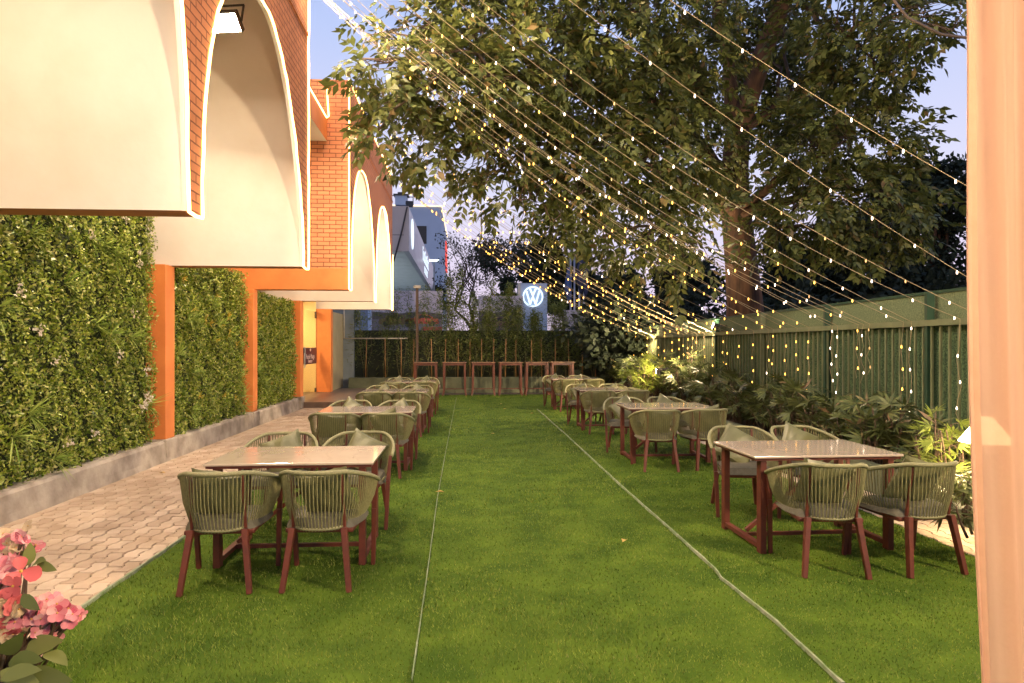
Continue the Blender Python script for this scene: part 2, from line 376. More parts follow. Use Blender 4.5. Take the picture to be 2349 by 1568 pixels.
strip('turf_seam', [gp(1232, 940), gp(1300, 1000), gp(1420, 1112), gp(1640, 1308), gp(1655, 1330), gp(1780, 1430), gp(1935, 1575)], 0.021, 0.019, 0.003)
strip('turf_edge', [(TX0, 1.5), (TX0, 17.5)], 0.03, 0.020)

# kerb with planting wall on the building side
m = MB(); KX = -4.1
ys = [-3 + 0.25 * i for i in range(int(20.4 / 0.25) + 1)]
prof_prev = None
for y in ys:
    j = lambda s: random.uniform(-s, s)
    prof = [(KX + 0.03 + j(0.012), y, -0.05), (KX + 0.012 + j(0.008), y, 0.08 + j(0.01)), (KX + j(0.004), y, 0.25), (KX - 0.02, y, 0.285 + j(0.004)), (KX - 0.42, y, 0.285 + j(0.003))]
    if prof_prev:
        for k in range(4): m.face([prof_prev[k], prof[k], prof[k + 1], prof_prev[k + 1]])
    else: m.face(prof + [(KX - 0.42, y, -0.05)])
    prof_prev = prof
m.face(prof_prev[::-1] + [(KX - 0.42, ys[-1], -0.05)])
tag(m.build('kerb', M_CONC, smooth=True), 'long grey concrete kerb under the leafy green walls', 'kerb', kind='structure')

# ------------------------------------------------------------------ restaurant building
FX, ZB, ZT = -2.29, 2.71, 6.84
ZAP = 5.48
B = tag(empty('restaurant_building', (-4.5, 9, 0)), 'orange and cream restaurant building with brick arches outlined by glowing strips', 'building')
BM = Matrix.Translation((4.5, -9, 0))
def bpart(mb, name, mats, parent=None, smooth=False, bevel=0):
    o = mb.build(name, mats, None, smooth, bevel)
    if parent is None:
        o.parent = B; o.matrix_parent_inverse = BM
    else: o.parent = parent
    return o
def arch_z(t, first):
    p, q = (5, 0.5) if first and t > 0 else (2.6, 0.42) if t < 0 else (1.9, 0.62)
    return ZB + (ZAP - ZB) * max(0.0, 1 - abs(t) ** p) ** q
def facade(piers, name):
    """brick wall along the lawn: piers [(y0, y1)], an arch between each pair"""
    low = [(piers[0][0], ZB), (piers[0][1], ZB)]; arches = []
    for (a, b) in zip(piers[:-1], piers[1:]):
        y0, y1 = a[1], b[0]; c = (y0 + y1) / 2; h = (y1 - y0) / 2; pts = []
        for i in range(49):
            t = -math.cos(PI * i / 48); pts.append((c + t * h, arch_z(t, y1 < 6)))
        low += pts[1:-1] if False else pts; arches.append(pts); low += [(b[0], ZB), (b[1], ZB)]
    m = MB(); X0 = FX - 0.045
    for (ya, za), (yb, zb) in zip(low[:-1], low[1:]):
        if yb - ya > 1e-6:
            m.face([(FX, ya, za), (FX, yb, zb), (FX, yb, ZT), (FX, ya, ZT)]); m.face([(X0, yb, zb), (X0, ya, za), (X0, ya, ZT), (X0, yb, ZT)])
            m.face([(FX, ya, ZT), (FX, yb, ZT), (X0, yb, ZT), (X0, ya, ZT)])
            flat = abs(za - ZB) < 1e-6 and abs(zb - ZB) < 1e-6
            m.face([(X0, ya, za), (X0, yb, zb), (FX, yb, zb), (FX, ya, za)], 1 if flat else 2)
    for y, s in ((piers[0][0], 1), (piers[-1][1], -1)):
        q = [(FX, y, ZB), (FX, y, ZT), (X0, y, ZT), (X0, y, ZB)]; m.face(q[::s], 2 if s == 1 and y < 0 else 0)
    o = bpart(m, name, [M_BRICK, M_SOFFIT, M_WHITE])
    # a thin raised course above the arches
    m = MB(); m.box(FX + 0.002, FX + 0.02, piers[0][0] + 0.03, piers[-1][1] - 0.03, 6.10, 6.16); m.build('string_course', M_BRICK, o)
    return o, arches
def strip_tube(pts, parent, r=0.0145, name='light_strip'):
    m = MB(); m.tube(pts, r, 6); return m.build(name, G_STRIP, parent, True)
P1 = [(-2.3, -2.0), (1.8, 2.1), (5.82, 6.12), (9.87, 10.16)]
P2 = [(13.69, 13.96), (17.55, 17.83), (21.58, 21.87)]
f1, a1 = facade(P1, 'brick_facade'); f2, a2 = facade(P2, 'brick_facade')
jit = lambda s=0.006: random.uniform(-s, s)
for f, arcs, piers in ((f1, a1, P1), (f2, a2, P2)):
    for k, pts in enumerate(arcs):
        (ya, yb) = (pts[0][0], pts[-1][0])
        line = [(FX + 0.012, ya - 0.012, ZB)] + [(FX + 0.012 + jit(), y + jit() * 0.6, z + (0.010 if 0 < i < 48 else 0)) for i, (y, z) in enumerate(pts)] + [(FX + 0.012, yb + 0.012, ZB)]
        strip_tube(line, f)
        # short run under the pier that joins two arches
    for (y0, y1) in piers[(2 if f is f1 else 0):]:
        strip_tube([(FX + 0.012, y0 - 0.0, ZB - 0.004), (FX + 0.016, (y0 + y1) / 2, ZB - 0.018), (FX + 0.012, y1, ZB - 0.004)], f)
strip_tube([(FX + 0.012, 10.168, ZB)] + [(FX + 0.014 + jit(.004), 10.168 + jit(.012), ZB + i * 0.25) for i in range(1, 17)] + [(FX + 0.012, 10.168, ZT)], f1)
strip_tube([(FX + 0.012, 13.682, ZB)] + [(FX + 0.012, 13.682 + jit(.004), ZB + i * 0.25) for i in range(1, 17)] + [(FX + 0.012, 13.682, ZT + .01)], f2)
strip_tube([(FX + 0.012, 21.88, ZB)] + [(FX + 0.012, 21.88 + jit(.01), ZB + i * 0.25) for i in range(1, 8)], f2)
strip_tube([(FX + 0.012, 13.68 + i * 0.512, ZT + 0.012 + jit()) for i in range(17)], f2)
# partition walls behind the piers: cream faces, brown undersides
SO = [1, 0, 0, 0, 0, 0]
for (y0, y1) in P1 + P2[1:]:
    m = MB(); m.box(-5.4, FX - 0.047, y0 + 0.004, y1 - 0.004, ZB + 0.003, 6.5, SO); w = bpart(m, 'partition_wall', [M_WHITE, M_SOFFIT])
# brick end wall of the far wing with its orange beam
m = MB(); m.box(-4.9, FX - 0.047, 13.693, 13.956, 3.12, 6.84); bpart(m, 'end_wall', M_BRICK)
m = MB(); m.box(-4.9, FX - 0.004, 13.683, 13.965, 2.69, 3.118); bpart(m, 'orange_beam', M_ORANGE, bevel=0.006)
# linking slab between the two wings
m = MB(); m.box(-5.4, -2.71, 10.17, 13.688, 5.62, 6.1, [1, 0, 0, 0, 0, 0]); sl = bpart(m, 'linking_slab', [M_ORANGE, M_WHITE])
strip_tube([(-2.70, 10.2, 6.11), (-2.70, 11.7, 6.10), (-2.70, 13.60, 6.06), (-2.67, 13.65, 6.1), (-2.70, 13.675, 6.5), (-2.71, 13.675, 6.86)], sl)
# ceilings, rear wall, roof
m = MB(); m.box(-5.6, FX - 0.047, -2.3, 10.16, 6.503, 6.7); bpart(m, 'recess_ceiling', M_WHITE)
m = MB(); m.box(-5.6, FX - 0.047, 13.96, 21.87, 6.503, 6.7); bpart(m, 'recess_ceiling', M_WHITE)
m = MB(); m.box(-5.9, -5.41, -2.4, 9.6, 0, 6.5); bpart(m, 'rear_wall', M_WHITE)
m = MB(); m.box(-5.9, -5.41, 9.6, 17.3, 0, 6.5); bpart(m, 'rear_wall', M_WHITE)
m = MB(); m.box(-5.9, -4.95, 17.3, 22.2, 3.0, 6.5); bpart(m, 'rear_wall', M_WHITE)
# columns
for (y0, y1, zt) in ((9.70, 10.0, ZB + 0.002), (13.60, 13.88, 2.689), (17.42, 17.74, ZB + 0.002)):
    m = MB(); m.box(-4.62, KX - 0.006, y0, y1, 0.30, zt); c = bpart(m, 'column', M_ORANGE, bevel=0.008)
    m = MB(); m.box(-4.64, KX + 0.022, y0 - 0.03, y1 + 0.05, 0.0, 0.298); m.build('base', M_CONC, c, bevel=0.015)
m = MB(); m.box(-4.62, -4.12, 21.4, 21.72, 0.15, ZB + .002); bpart(m, 'column', M_ORANGE, bevel=0.008)
# landing in front of the entrance
m = MB(); m.box(-5.0, -2.75, 17.65, 23.2, -0.05, 0.15); m.box(-2.749, -2.45, 17.9, 23.2, -0.05, 0.06); bpart(m, 'landing', M_STONE, bevel=0.01)
# entrance: glass doors, wallpapered lobby, plum sign
def wallpaper():
    m_, nt, N, b = nodes_of('floral_wallpaper')
    tc = N.new('ShaderNodeTexCoord'); vo = N.new('ShaderNodeTexVoronoi'); vo.inputs['Scale'].default_value = 1.7; nz = noise_node(nt, 16, 3)
    nt.links.new(tc.outputs['Object'], vo.inputs['Vector'])
    ad = N.new('ShaderNodeMath'); ad.operation = 'MULTIPLY_ADD'; ad.inputs[1].default_value = 0.55; nt.links.new(nz.outputs['Fac'], ad.inputs[0]); nt.links.new(vo.outputs['Distance'], ad.inputs[2])
    r = ramp_node(nt, ad.outputs[0], [(0.42, (0.50, 0.22, 0.05)), (0.50, (0.78, 0.58, 0.27))]); nt.links.new(r.outputs[0], b.inputs['Base Color']); b.inputs['Roughness'].default_value = 0.6
    return m_
m = MB(); m.box(-6.02, -5.95, 17.62, 21.32, 0.15, 2.95); m.box(-5.945, -4.56, 21.33, 21.36, 0.15, 2.95); m.box(-5.945, -4.75, 17.56, 17.60, 0.15, 2.95); lob = bpart(m, 'lobby_wall', wallpaper())
m = MB(); m.box(-5.94, -4.66, 17.62, 21.32, 2.952, 3.0); bpart(m, 'lobby_ceiling', M_WHITE)
m = MB(); m.box(-5.94, -4.66, 17.62, 21.32, 0.10, 0.148); bpart(m, 'lobby_floor', M_STONE)
m = MB(); m.box(-5.5, -5.2, 18.3, 20.6, 2.92, 2.95); bpart(m, 'lobby_lamp', glow('lobby_lamp', (1, 0.70, 0.36), 55))
def glass():
    m_, nt, N, b = nodes_of('door_glass')
    t = N.new('ShaderNodeBsdfTransparent'); g = N.new('ShaderNodeBsdfGlossy'); g.inputs['Roughness'].default_value = 0.02; mx = N.new('ShaderNodeMixShader')
    lw = N.new('ShaderNodeLayerWeight'); lw.inputs[0].default_value = 0.25; t.inputs[0].default_value = (0.93, 0.95, 0.92, 1)
    mx.inputs[0].default_value = 0.07; nt.links.new(t.outputs[0], mx.inputs[1]); nt.links.new(g.outputs[0], mx.inputs[2]); nt.links.new(mx.outputs[0], N['Material Output'].inputs[0])
    return m_
M_GLASS = glass()
for (y0, y1) in ((17.66, 19.46), (19.49, 21.30)):
    m = MB(); m.box(-4.55, -4.538, y0, y1, 0.17, 2.62); d = bpart(m, 'glass_door', M_GLASS)
    yh = y1 - 0.12 if y0 < 18 else y0 + 0.12
    m = MB(); m.tube([(-4.50, yh, 0.95), (-4.50, yh, 1.55)], 0.018, 8); m.bar((-4.54, yh, 1.05), (-4.49, yh, 1.05), 0.02); m.bar((-4.54, yh, 1.45), (-4.49, yh, 1.45), 0.02); m.build('handle', M_STEEL, d)
    m = MB(); m.box(-4.56, -4.528, (y1 - 0.16) if y0 > 18 else y0, y1 if y0 > 18 else y0 + 0.16, 2.42, 2.62); m.box(-4.56, -4.528, (y1 - 0.16) if y0 > 18 else y0, y1 if y0 > 18 else y0 + 0.16, 0.17, 0.29); m.build('hinge', M_BLACK, d)
M_PLUM = mat('plum_vinyl', (0.052, 0.014, 0.034), (0.045, 0.012, 0.03), 5, 0.4)
m = MB(); m.box(-4.535, -4.528, 17.68, 21.28, 1.04, 1.52); sg = m.build('door_sign', M_PLUM); tag(sg, 'plum banquet sign across the lit glass entrance doors', 'sign')
M_TXT = mat('sign_lettering', (0.75, 0.62, 0.60), (0.7, 0.58, 0.56), 5, 0.5)
def text(body, size, loc, rot, parent, name='lettering', material=None, align='CENTER', ext=0.002):
    c = bpy.data.curves.new(name, 'FONT'); c.body = body; c.size = size; c.align_x = align; c.extrude = ext
    o = bpy.data.objects.new(name, c); COL.objects.link(o); c.materials.append(material or M_TXT); dg = bpy.context.evaluated_depsgraph_get(); me = bpy.data.meshes.new_from_object(o.evaluated_get(dg))
    bpy.data.objects.remove(o); o = bpy.data.objects.new(name, me); COL.objects.link(o); o.location = loc; o.rotation_euler = rot; o.parent = parent
    return o
text('Purple Mango', 0.20, (-4.522, 20.42, 1.20), (PI / 2, 0, PI / 2), sg); text('BANQUET', 0.11, (-4.522, 20.42, 1.08), (PI / 2, 0, PI / 2), sg)
m = MB(); m.tube([(-4.522, 20.42 + 0.05 * math.sin(a * PI / 6), 1.455 + 0.035 * math.cos(a * PI / 6)) for a in range(13)], 0.007, 5); m.tube([(-4.522, 20.42, 1.41), (-4.522, 20.42, 1.49)], 0.006, 5); m.build('emblem', M_TXT, sg)
# grey-blue side wall past the last column
tag_w = MB(); tag_w.box(-5.0, -3.84, 24.0, 24.2, 0, 2.9); w = tag_w.build('side_wall', mat('blue_grey_paint', (0.22, 0.27, 0.31), (0.17, 0.21, 0.25), 2, 0.7)); tag(w, 'blue-grey painted wall closing the gap behind the last orange column', 'wall')
m = MB(); m.box(-4.60, -4.2, 21.95, 23.98, 0.15, 2.66); w = m.build('side_wall', mat('cream_side_paint', (0.42, 0.36, 0.22), (0.36, 0.31, 0.18), 2, 0.7)); tag(w, 'narrow cream wall strip directly behind the last orange column', 'wall')

# ------------------------------------------------------------------ floodlights of the arches
def floodlight(loc, target, label, w=0.46, h=0.34, strength=None, g='arcade floodlights'):
    o = empty('floodlight', loc); d = (Vector(target) - Vector(loc)).normalized()
    o.rotation_euler = d.to_track_quat('Y', 'Z').to_euler()
    m = MB(); m.box(-w / 2, w / 2, -0.09, -0.004, -h / 2, h / 2); m.build('housing', M_BLACK, o, bevel=0.01)
    m = MB(); m.box(-w / 2 + 0.02, w / 2 - 0.02, -0.003, 0.002, -h / 2 + 0.02, h / 2 - 0.02); m.build('lens', strength or G_FLOOD, o)
    m = MB(); m.bar((-w / 2 - 0.015, -0.04, 0), (-w / 2 - 0.015, -0.25, 0.1), 0.02); m.bar((w / 2 + 0.015, -0.04, 0), (w / 2 + 0.015, -0.25, 0.1), 0.02); m.bar((-w / 2 - 0.02, -0.25, 0.1), (w / 2 + 0.02, -0.25, 0.1), 0.02); m.build('bracket', M_BLACK, o)
    return tag(o, label, 'floodlight', g)
floodlight((-2.92, 8.5, 5.50), (-3.1, 7.45, 4.25), 'lit white floodlight glaring under the second brick arch', 0.40, 0.25, G_FLOODB)
for k_, (y_, tx_) in enumerate(((2.2, (2.4, 5.5, 0)), (6.2, (3.0, 10.5, 6.6)), (9.3, (3.0, 12.5, 6.6)))):  # added lamps above the view, to brighten the tree and the lawn
    floodlight((-2.15, y_, 7.15), tx_, f'added unseen parapet floodlight over the brick facade, {ORD[k_]} from the street end', 0.46, 0.34, G_FLOOD if k_ == 0 else G_FLOODB)
floodlight((-3.1, 4.3, 5.9), (-3.3, 3.3, 4.6), 'floodlight hung inside the nearest arch recess over the path')
floodlight((-2.95, 15.4, 5.9), (-2.8, 16.7, 3.2), 'floodlight inside the recess of the taller far arch', strength=G_FLOODW)
floodlight((-3.0, 11.6, 5.5), (-3.3, 11.6, 0.0), 'added floodlight under the slab linking the two wings')  # added lamp to brighten the green wall and path in the gap
floodlight((-2.95, 19.6, 5.3), (-1.2, 20.6, 3.2), 'floodlight inside the recess of the last arch', strength=G_FLOODW)

PL = Vector((5.0, 0.6, 4.3))
floodlight(tuple(PL), (-3.9, 8.2, 2.0), 'floodlight on a tall post at the fence, aimed at the building', 0.52, 0.40, glow('fence_flood_lens', (1.0, 0.74, 0.46), 1250), 'fence floodlights')
m = MB(); m.tube([(5.1, 0.5, -0.05), (5.1, 0.5, 4.2)], 0.045, 10); tag(m.build('lamp_post', M_BLACK, smooth=True), 'plain black post carrying the fence floodlight', 'lamp post')
# ------------------------------------------------------------------ green walls
M_HEDGE = leafmat('hedge_leaf', [(0, (0.055, 0.105, 0.008)), (0.35, (0.17, 0.245, 0.018)), (0.75, (0.34, 0.40, 0.05)), (1, (0.50, 0.48, 0.17))], 0.4, 0.2, 0.45)
M_FERN = leafmat('fern_blade', [(0, (0.16, 0.27, 0.03)), (1, (0.36, 0.44, 0.10))], 0.45, 0.25)
M_PETALW = leafmat('white_petal', [(0, (0.60, 0.50, 0.40)), (1, (0.75, 0.68, 0.58))], 0.6, 0.3)
M_BACKG = mat('hedge_backing', (0.020, 0.034, 0.008), (0.010, 0.018, 0.004), 30, 0.95)
M_YEL = leafmat('yellow_leaf', [(0, (0.45, 0.30, 0.03)), (1, (0.55, 0.42, 0.06))], 0.5, 0.3)
def green_wall(y0, y1, z0, z1, n, label, flowers, tufts, yel=0, ls=1.0):
    o = tag(empty('green_wall', (-4.35, y0, 0.3)), label, 'green wall', 'green walls between the orange columns')
    inv = Matrix.Translation((4.35, -y0, -0.3))
    def put(x): x.parent = o; x.matrix_parent_inverse = inv; return x
    m = MB(); m.box(-4.42, -4.30, y0, y1, z0, z1); put(m.build('backing', M_BACKG))
    y = RNG.uniform(y0 - 0.05, y1 + 0.06, n); z = RNG.uniform(z0 - 0.01, z1 + 0.02, n)
    lump = 0.045 * np.sin(y * 9 + 2 * np.sin(z * 5)) * np.sin(z * 8.0 + np.sin(y * 4)) + 0.03 * np.sin(y * 21 + z * 13)
    x = -4.25 + lump * 0.9 + RNG.uniform(-0.055, 0.05, n)
    base = np.stack([x, y, z], 1)
    d = np.stack([RNG.uniform(0.1, 1.0, n), RNG.normal(0, 0.8, n), RNG.normal(0.15, 0.8, n)], 1)
    nr = np.stack([np.ones(n), RNG.normal(0, 0.6, n), RNG.normal(0.5, 0.6, n)], 1)
    put(np_mesh('foliage', leaf_quads(base, d, nr, RNG.uniform(0.03, 0.058, n) * ls, RNG.uniform(0.018, 0.03, n) * ls), 4, M_HEDGE))
    for k in range(tufts):
        c = np.array([-4.17, RNG.uniform(y0 + 0.2, y1 - 0.15), z0 + (z1 - z0) * RNG.uniform(0.03, 0.97)]); q = 26
        d = np.stack([RNG.uniform(0.25, 0.7, q), RNG.normal(0.7, 0.55, q), RNG.normal(-0.15, 0.5, q)], 1)
        put(np_mesh('fern_tuft', leaf_quads(np.repeat(c[None], q, 0), d, np.tile([0.3, 0, 1.0], (q, 1)), RNG.uniform(0.18, 0.40, q), np.full(q, 0.017)), 4, M_FERN))
    for k in range(flowers):
        c = np.array([-4.165, RNG.uniform(y0 + 0.15, y1 - 0.15), z0 + (z1 - z0) * RNG.uniform(0.05, 0.97)]); q = 16
        cc = c + RNG.normal(0, [0.012, 0.035, 0.030], (q, 3)); d = np.stack([RNG.uniform(0.1, 0.9, q), RNG.normal(0, 0.7, q), RNG.normal(0.2, 0.7, q)], 1)
        put(np_mesh('flower_cluster', leaf_quads(cc, d, np.tile([1.0, 0, 0.4], (q, 1)), RNG.uniform(0.03, 0.048, q), np.full(q, 0.032)), 4, M_PETALW))
    for k in range(yel):
        c = np.array([-4.18, RNG.uniform(y0 + 0.15, y1 - 0.15), z0 + (z1 - z0) * RNG.uniform(0.1, 0.9)]); q = 9
        d = np.stack([RNG.uniform(0.1, 0.9, q), RNG.normal(0, 0.7, q), RNG.normal(0.1, 0.6, q)], 1)
        put(np_mesh('yellow_sprig', leaf_quads(np.repeat(c[None], q, 0), d, np.tile([1.0, 0, 0.4], (q, 1)), RNG.uniform(0.05, 0.12, q), np.full(q, 0.022)), 4, M_YEL))
green_wall(3.0, 9.55, 0.27, 3.55, 62000, 'tall wide artificial green wall with white flowers, nearest the camera', 30, 30)
green_wall(9.98, 13.42, 0.27, 2.95, 24000, 'mossy green wall between the first two orange columns', 0, 14, 16, 1.1)
green_wall(13.80, 17.24, 0.27, 2.66, 17000, 'narrow-looking green wall between second and third orange columns', 0, 8, 10, 1.25)

# ------------------------------------------------------------------ boundary fence on the right
def fx(Y): return 4.66 + 0.0479 * Y
FN = Vector((1, -0.0479)).normalized()
FE = tag(empty('boundary_fence', (fx(2), 2, 0)), 'green lined metal fence with vertical bars along the planter', 'fence')
FINV = Matrix.Translation((-fx(2), -2, 0))
def fpart(m, name, mt, bevel=0):
    o = m.build(name, mt, None, False, bevel); o.parent = FE; o.matrix_parent_inverse = FINV; return o
def fq(Ya, Yb, z0, z1, off, th):          # slab along the fence
    m = MB(); k = 0; a = Vector((fx(Ya) + off, Ya)); b = Vector((fx(Yb) + off, Yb)); c = Vector((th, 0))
    pts = [a, a + c, b + c, b]
    v = [(p.x, p.y, z0) for p in pts] + [(p.x, p.y, z1) for p in pts]
    m.v = v; m.f = [(0, 3, 2, 1), (4, 5, 6, 7), (0, 1, 5, 4), (1, 2, 6, 5), (2, 3, 7, 6), (3, 0, 4, 7)]; m.mi = [0] * 6
    return m
Y0F, Y1F = 1.5, 25.0
fpart(fq(Y0F, Y1F, 0.0, 1.80, 0.075, 0.03), 'liner_panel', M_LINER)
fpart(fq(Y0F, Y1F, 1.802, 2.155, 0.110, 0.03), 'top_panel', mat('pale_liner', (0.165, 0.205, 0.105), (0.085, 0.115, 0.055), 70, 0.8, 0.4, 160, lo=0.38, hi=0.62))
fpart(fq(Y0F, Y1F, 2.157, 2.19, 0.095, 0.06), 'top_rail', M_POST)
fpart(fq(Y0F, Y1F, 1.805, 1.87, -0.02, 0.095), 'bar_rail', M_FENCEBAR)
fpart(fq(Y0F, Y1F, 0.33, 0.38, 0.0, 0.05), 'bar_rail', M_FENCEBAR)
m = MB(); y = Y0F
while y < Y1F:
    m.box(fx(y) + 0.014, fx(y) + 0.036, y, y + 0.024, 0.2, 1.803); y += 0.145
fpart(m, 'vertical_bars', M_FENCEBAR)
for i, y in enumerate([2.2, 4.4, 7.05, 9.35, 11.7, 14.2, 16.6, 19.2, 21.8, 24.3]):
    m = MB(); m.box(fx(y) - 0.012, fx(y) + 0.073, y, y + 0.045, 0.0, 2.156 if i % 1 == 0 else 1.8); fpart(m, 'post', M_POST if i % 3 != 1 else M_FENCEBAR)
floodlight((fx(14.0) - 0.13, 14.0, 2.0), (-2.3, 17.4, 5.0), 'added floodlight clamped on the fence rail, turned to the far wing', 0.20, 0.15, glow('added_rail_flood_lens', (1.0, 0.74, 0.46), 8500), 'fence floodlights')  # added lamp, brightens the brick of the far wing and the crown
floodlight((fx(19.6) - 0.13, 19.6, 2.0), (0.5, 24.2, 1.3), 'added floodlight on the far fence rail, turned to the bamboo', 0.20, 0.15, glow('added_bamboo_flood_lens', (1.0, 0.74, 0.42), 3600), 'fence floodlights')  # added lamp to bring light to the bamboo and the back row
# planter on the right
m = MB()
for (a, b) in ((1.2, 8), (8, 16), (16, 23.3)):
    m.box(4.41, 4.53, a + 0.001, b - 0.001, -0.02, 0.30)
tag(m.build('planter', M_PLANTER, bevel=0.01), 'low green painted planter kerb along the fence', 'planter')
m = MB(); m.face([(4.53, 1.2, 0.22), (fx(1.2) + 0.07, 1.2, 0.22), (fx(23.3) + 0.07, 23.3, 0.22), (4.53, 23.3, 0.22)]); tag(m.build('soil_bed', M_SOIL), kind='structure')

# back wall, planter
m = MB(); m.box(-4.0, 6.3, 24.9, 25.1, 0, 2.13); bw = m.build('back_wall', M_DARKGREEN); tag(bw, 'dark green wall closing the far end behind the bamboo', 'wall')
m = MB(); m.box(-4.0, 5.8, 24.86, 24.898, 0.5, 1.80); m.build('mesh_lining', mat('lattice', (0.030, 0.040, 0.020), (0.018, 0.024, 0.012), 60, 0.8), bw)
m = MB(); m.box(-3.9, 4.6, 23.30, 23.42, -0.02, 0.50); m.box(-3.9, 4.6, 23.0, 23.298, -0.02, 0.11); pl = m.build('back_planter', M_PLANTER, bevel=0.01); tag(pl, 'long raised green planter holding the bamboo row', 'planter')
m = MB(); m.face([(-3.9, 23.42, 0.44), (4.6, 23.42, 0.44), (4.6, 24.86, 0.44), (-3.9, 24.86, 0.44)]); tag(m.build('planter_soil', M_SOIL), kind='structure')
m = MB(); m.box(-0.05, 0.05, -0.02, 0.0, 0.0, 0.09); o = m.build('socket_box', M_PIPE, bevel=0.006, loc=(-0.02 + PY(1032, 880, 23.29).x - 0.35, 23.296, 0.16)); tag(o, 'small pale socket box on the planter face beneath a bar table', 'socket')
pA, pB, pC = PY(789, 690, 23.9), PY(789, 777, 23.9), PY(935, 777, 23.9)
m = MB(); m.tube([pA, pB], 0.025, 8); m.tube([pB, pC], 0.022, 8); tag(m.build('white_pipe', M_PIPE, smooth=True), 'thin white pipe running down then along the top of the bamboo canes', 'pipe')
pt = PY(957, 662, 23.7)
o = tag(empty('lamp_pole', (pt.x, 23.7, 0.4)), 'slim brown pole with a white box on top among the bamboo', 'pole')
m = MB(); m.bar((0, 0, 0.4), (0, 0, pt.z - 0.4), 0.09, 0.07); m.build('pole', mat('brown_pole', (0.10, 0.06, 0.035), (0.07, 0.04, 0.025), 9, 0.6), o)
m = MB(); m.box(-0.12, 0.12, -0.07, 0.07, pt.z - 0.4, pt.z - 0.30); m.build('cap_box', M_PIPE, o, bevel=0.01)

# ------------------------------------------------------------------ furniture
def resample(pts, n):
    pts = [Vector(p) for p in pts]; L = [0]
    for a, b in zip(pts[:-1], pts[1:]): L.append(L[-1] + (b - a).length)
    out = []; k = 0
    for i in range(n):
        s = L[-1] * i / (n - 1)
        while k < len(pts) - 2 and L[k + 1] < s: k += 1
        t = (s - L[k]) / max(L[k + 1] - L[k], 1e-9); out.append(pts[k].lerp(pts[k + 1], t))
    return out
def make_chair():
    o = empty('rope_armchair')
    top, bot = [], []
    for i in range(121):
        s = -1 + 2 * i / 120; a = s * PI / 2; c = abs(math.cos(a)); sg = math.copysign(1, s)
        sn = abs(math.sin(a))
        top.append((sg * 0.322 * sn ** 0.8, -0.315 + 0.53 * (1 - c ** 0.85), 0.630 + 0.142 * min(1, c * 1.15) ** 0.8))
        bot.append((sg * 0.240 * sn ** 0.72, -0.255 + 0.47 * (1 - c ** 0.8), 0.425 - 0.03 * c))
    m = MB(); m.tube(resample(top, 50), 0.0155, 8); m.build('top_rail', M_RAILR, o, True)
    m = MB(); m.tube(resample(bot, 40), 0.010, 6); m.build('lower_rail', M_RAILR, o, True)
    n = 58; T = resample(top, n); Bt = resample(bot, n); m = MB()
    for i in range(n):
        a, b = T[i], Bt[i]; outw = Vector((a.x, a.y + 0.05, 0)); outw = outw.normalized() if outw.length > 1e-6 else Vector((0, -1, 0))
        mid = a.lerp(b, 0.55) + outw * 0.018
        m.tube([a, mid, b + Vector((0, 0, -0.012))], 0.0047, 5, False)
    m.build('rope_back', M_ROPE, o, True)
    for sx in (-1, 1):
        m = MB(); m.bar((sx * 0.275, 0.265, 0), (sx * 0.29, 0.235, 0.42), 0.028, 0.036, 0.034, 0.042); m.bar((sx * 0.29, 0.235, 0.421), (sx * 0.308, 0.21, 0.632), 0.034, 0.036, 0.026, 0.028); m.build('leg', M_RED, o, bevel=0.003)
        m = MB(); m.bar((sx * 0.215, -0.300, 0), (sx * 0.168, -0.228, 0.40), 0.032, 0.038, 0.038, 0.046); m.bar((sx * 0.168, -0.205, 0.401), (sx * 0.160, -0.262, 0.760), 0.018, 0.02, 0.016, 0.018); m.build('leg', M_RED, o, bevel=0.003)
    m = MB(); m.box(-0.222, 0.222, -0.20, 0.235, 0.36, 0.39); m.build('seat_frame', M_RED, o, bevel=0.008)
    m = MB(); N_ = 20
    for i in range(N_):
        for j in range(N_):
            pass
    def sq(u, v, z):
        r = lambda t: math.copysign(abs(t) ** 0.9, t)
        x = r(u) * (0.262 - 0.02 * (v < 0) * abs(v) * 2); return (x * (1 - 0.06 * abs(v) ** 4), 0.02 + r(v) * 0.235 * (1 - 0.08 * abs(u) ** 4), z)
    g = 12
    def zt(u, v): return 0.392 + 0.068 * (max(0, 1 - abs(u) ** 6) * max(0, 1 - abs(v) ** 6)) ** 0.35 + 0.008 * (1 - u * u) * (1 - v * v)
    for i in range(g):
        for j in range(g):
            uv = [(-1 + 2 * (i + a) / g, -1 + 2 * (j + b) / g) for a, b in ((0, 0), (1, 0), (1, 1), (0, 1))]
            m.face([sq(u, v, zt(u, v)) for u, v in uv])
    m.build('seat', M_SEAT, o, True)
    return o
def make_cushion():
    m = MB(); g = 14; h = 0.185
    def pt(u, v, s):
        pin = 1 - 0.10 * (1 - abs(u) ** 2) * abs(v) ** 6 - 0.10 * (1 - abs(v) ** 2) * abs(u) ** 6
        t = 0.062 * (max(0, 1 - u * u) * max(0, 1 - v * v)) ** 0.42
        w = 0.006 * math.sin(u * 7 + v * 4) * (1 - u * u)
        return (u * h * (1 - 0.10 * (1 - u * u) * 0 - 0.09 * (1 - v * v) * abs(u) ** 3), s * t + w, v * h * (1 - 0.09 * (1 - u * u) * abs(v) ** 3))
    k = {}
    for s in (1, -1):
        for i in range(g):
            for j in range(g):
                uv = [(-1 + 2 * (i + a) / g, -1 + 2 * (j + b) / g) for a, b in ((0, 0), (1, 0), (1, 1), (0, 1))]
                q = [pt(u, v, s) for u, v in uv]; m.face(q if s < 0 else q[::-1])
    return m.build('scatter_cushion', M_CUSH, None, True)
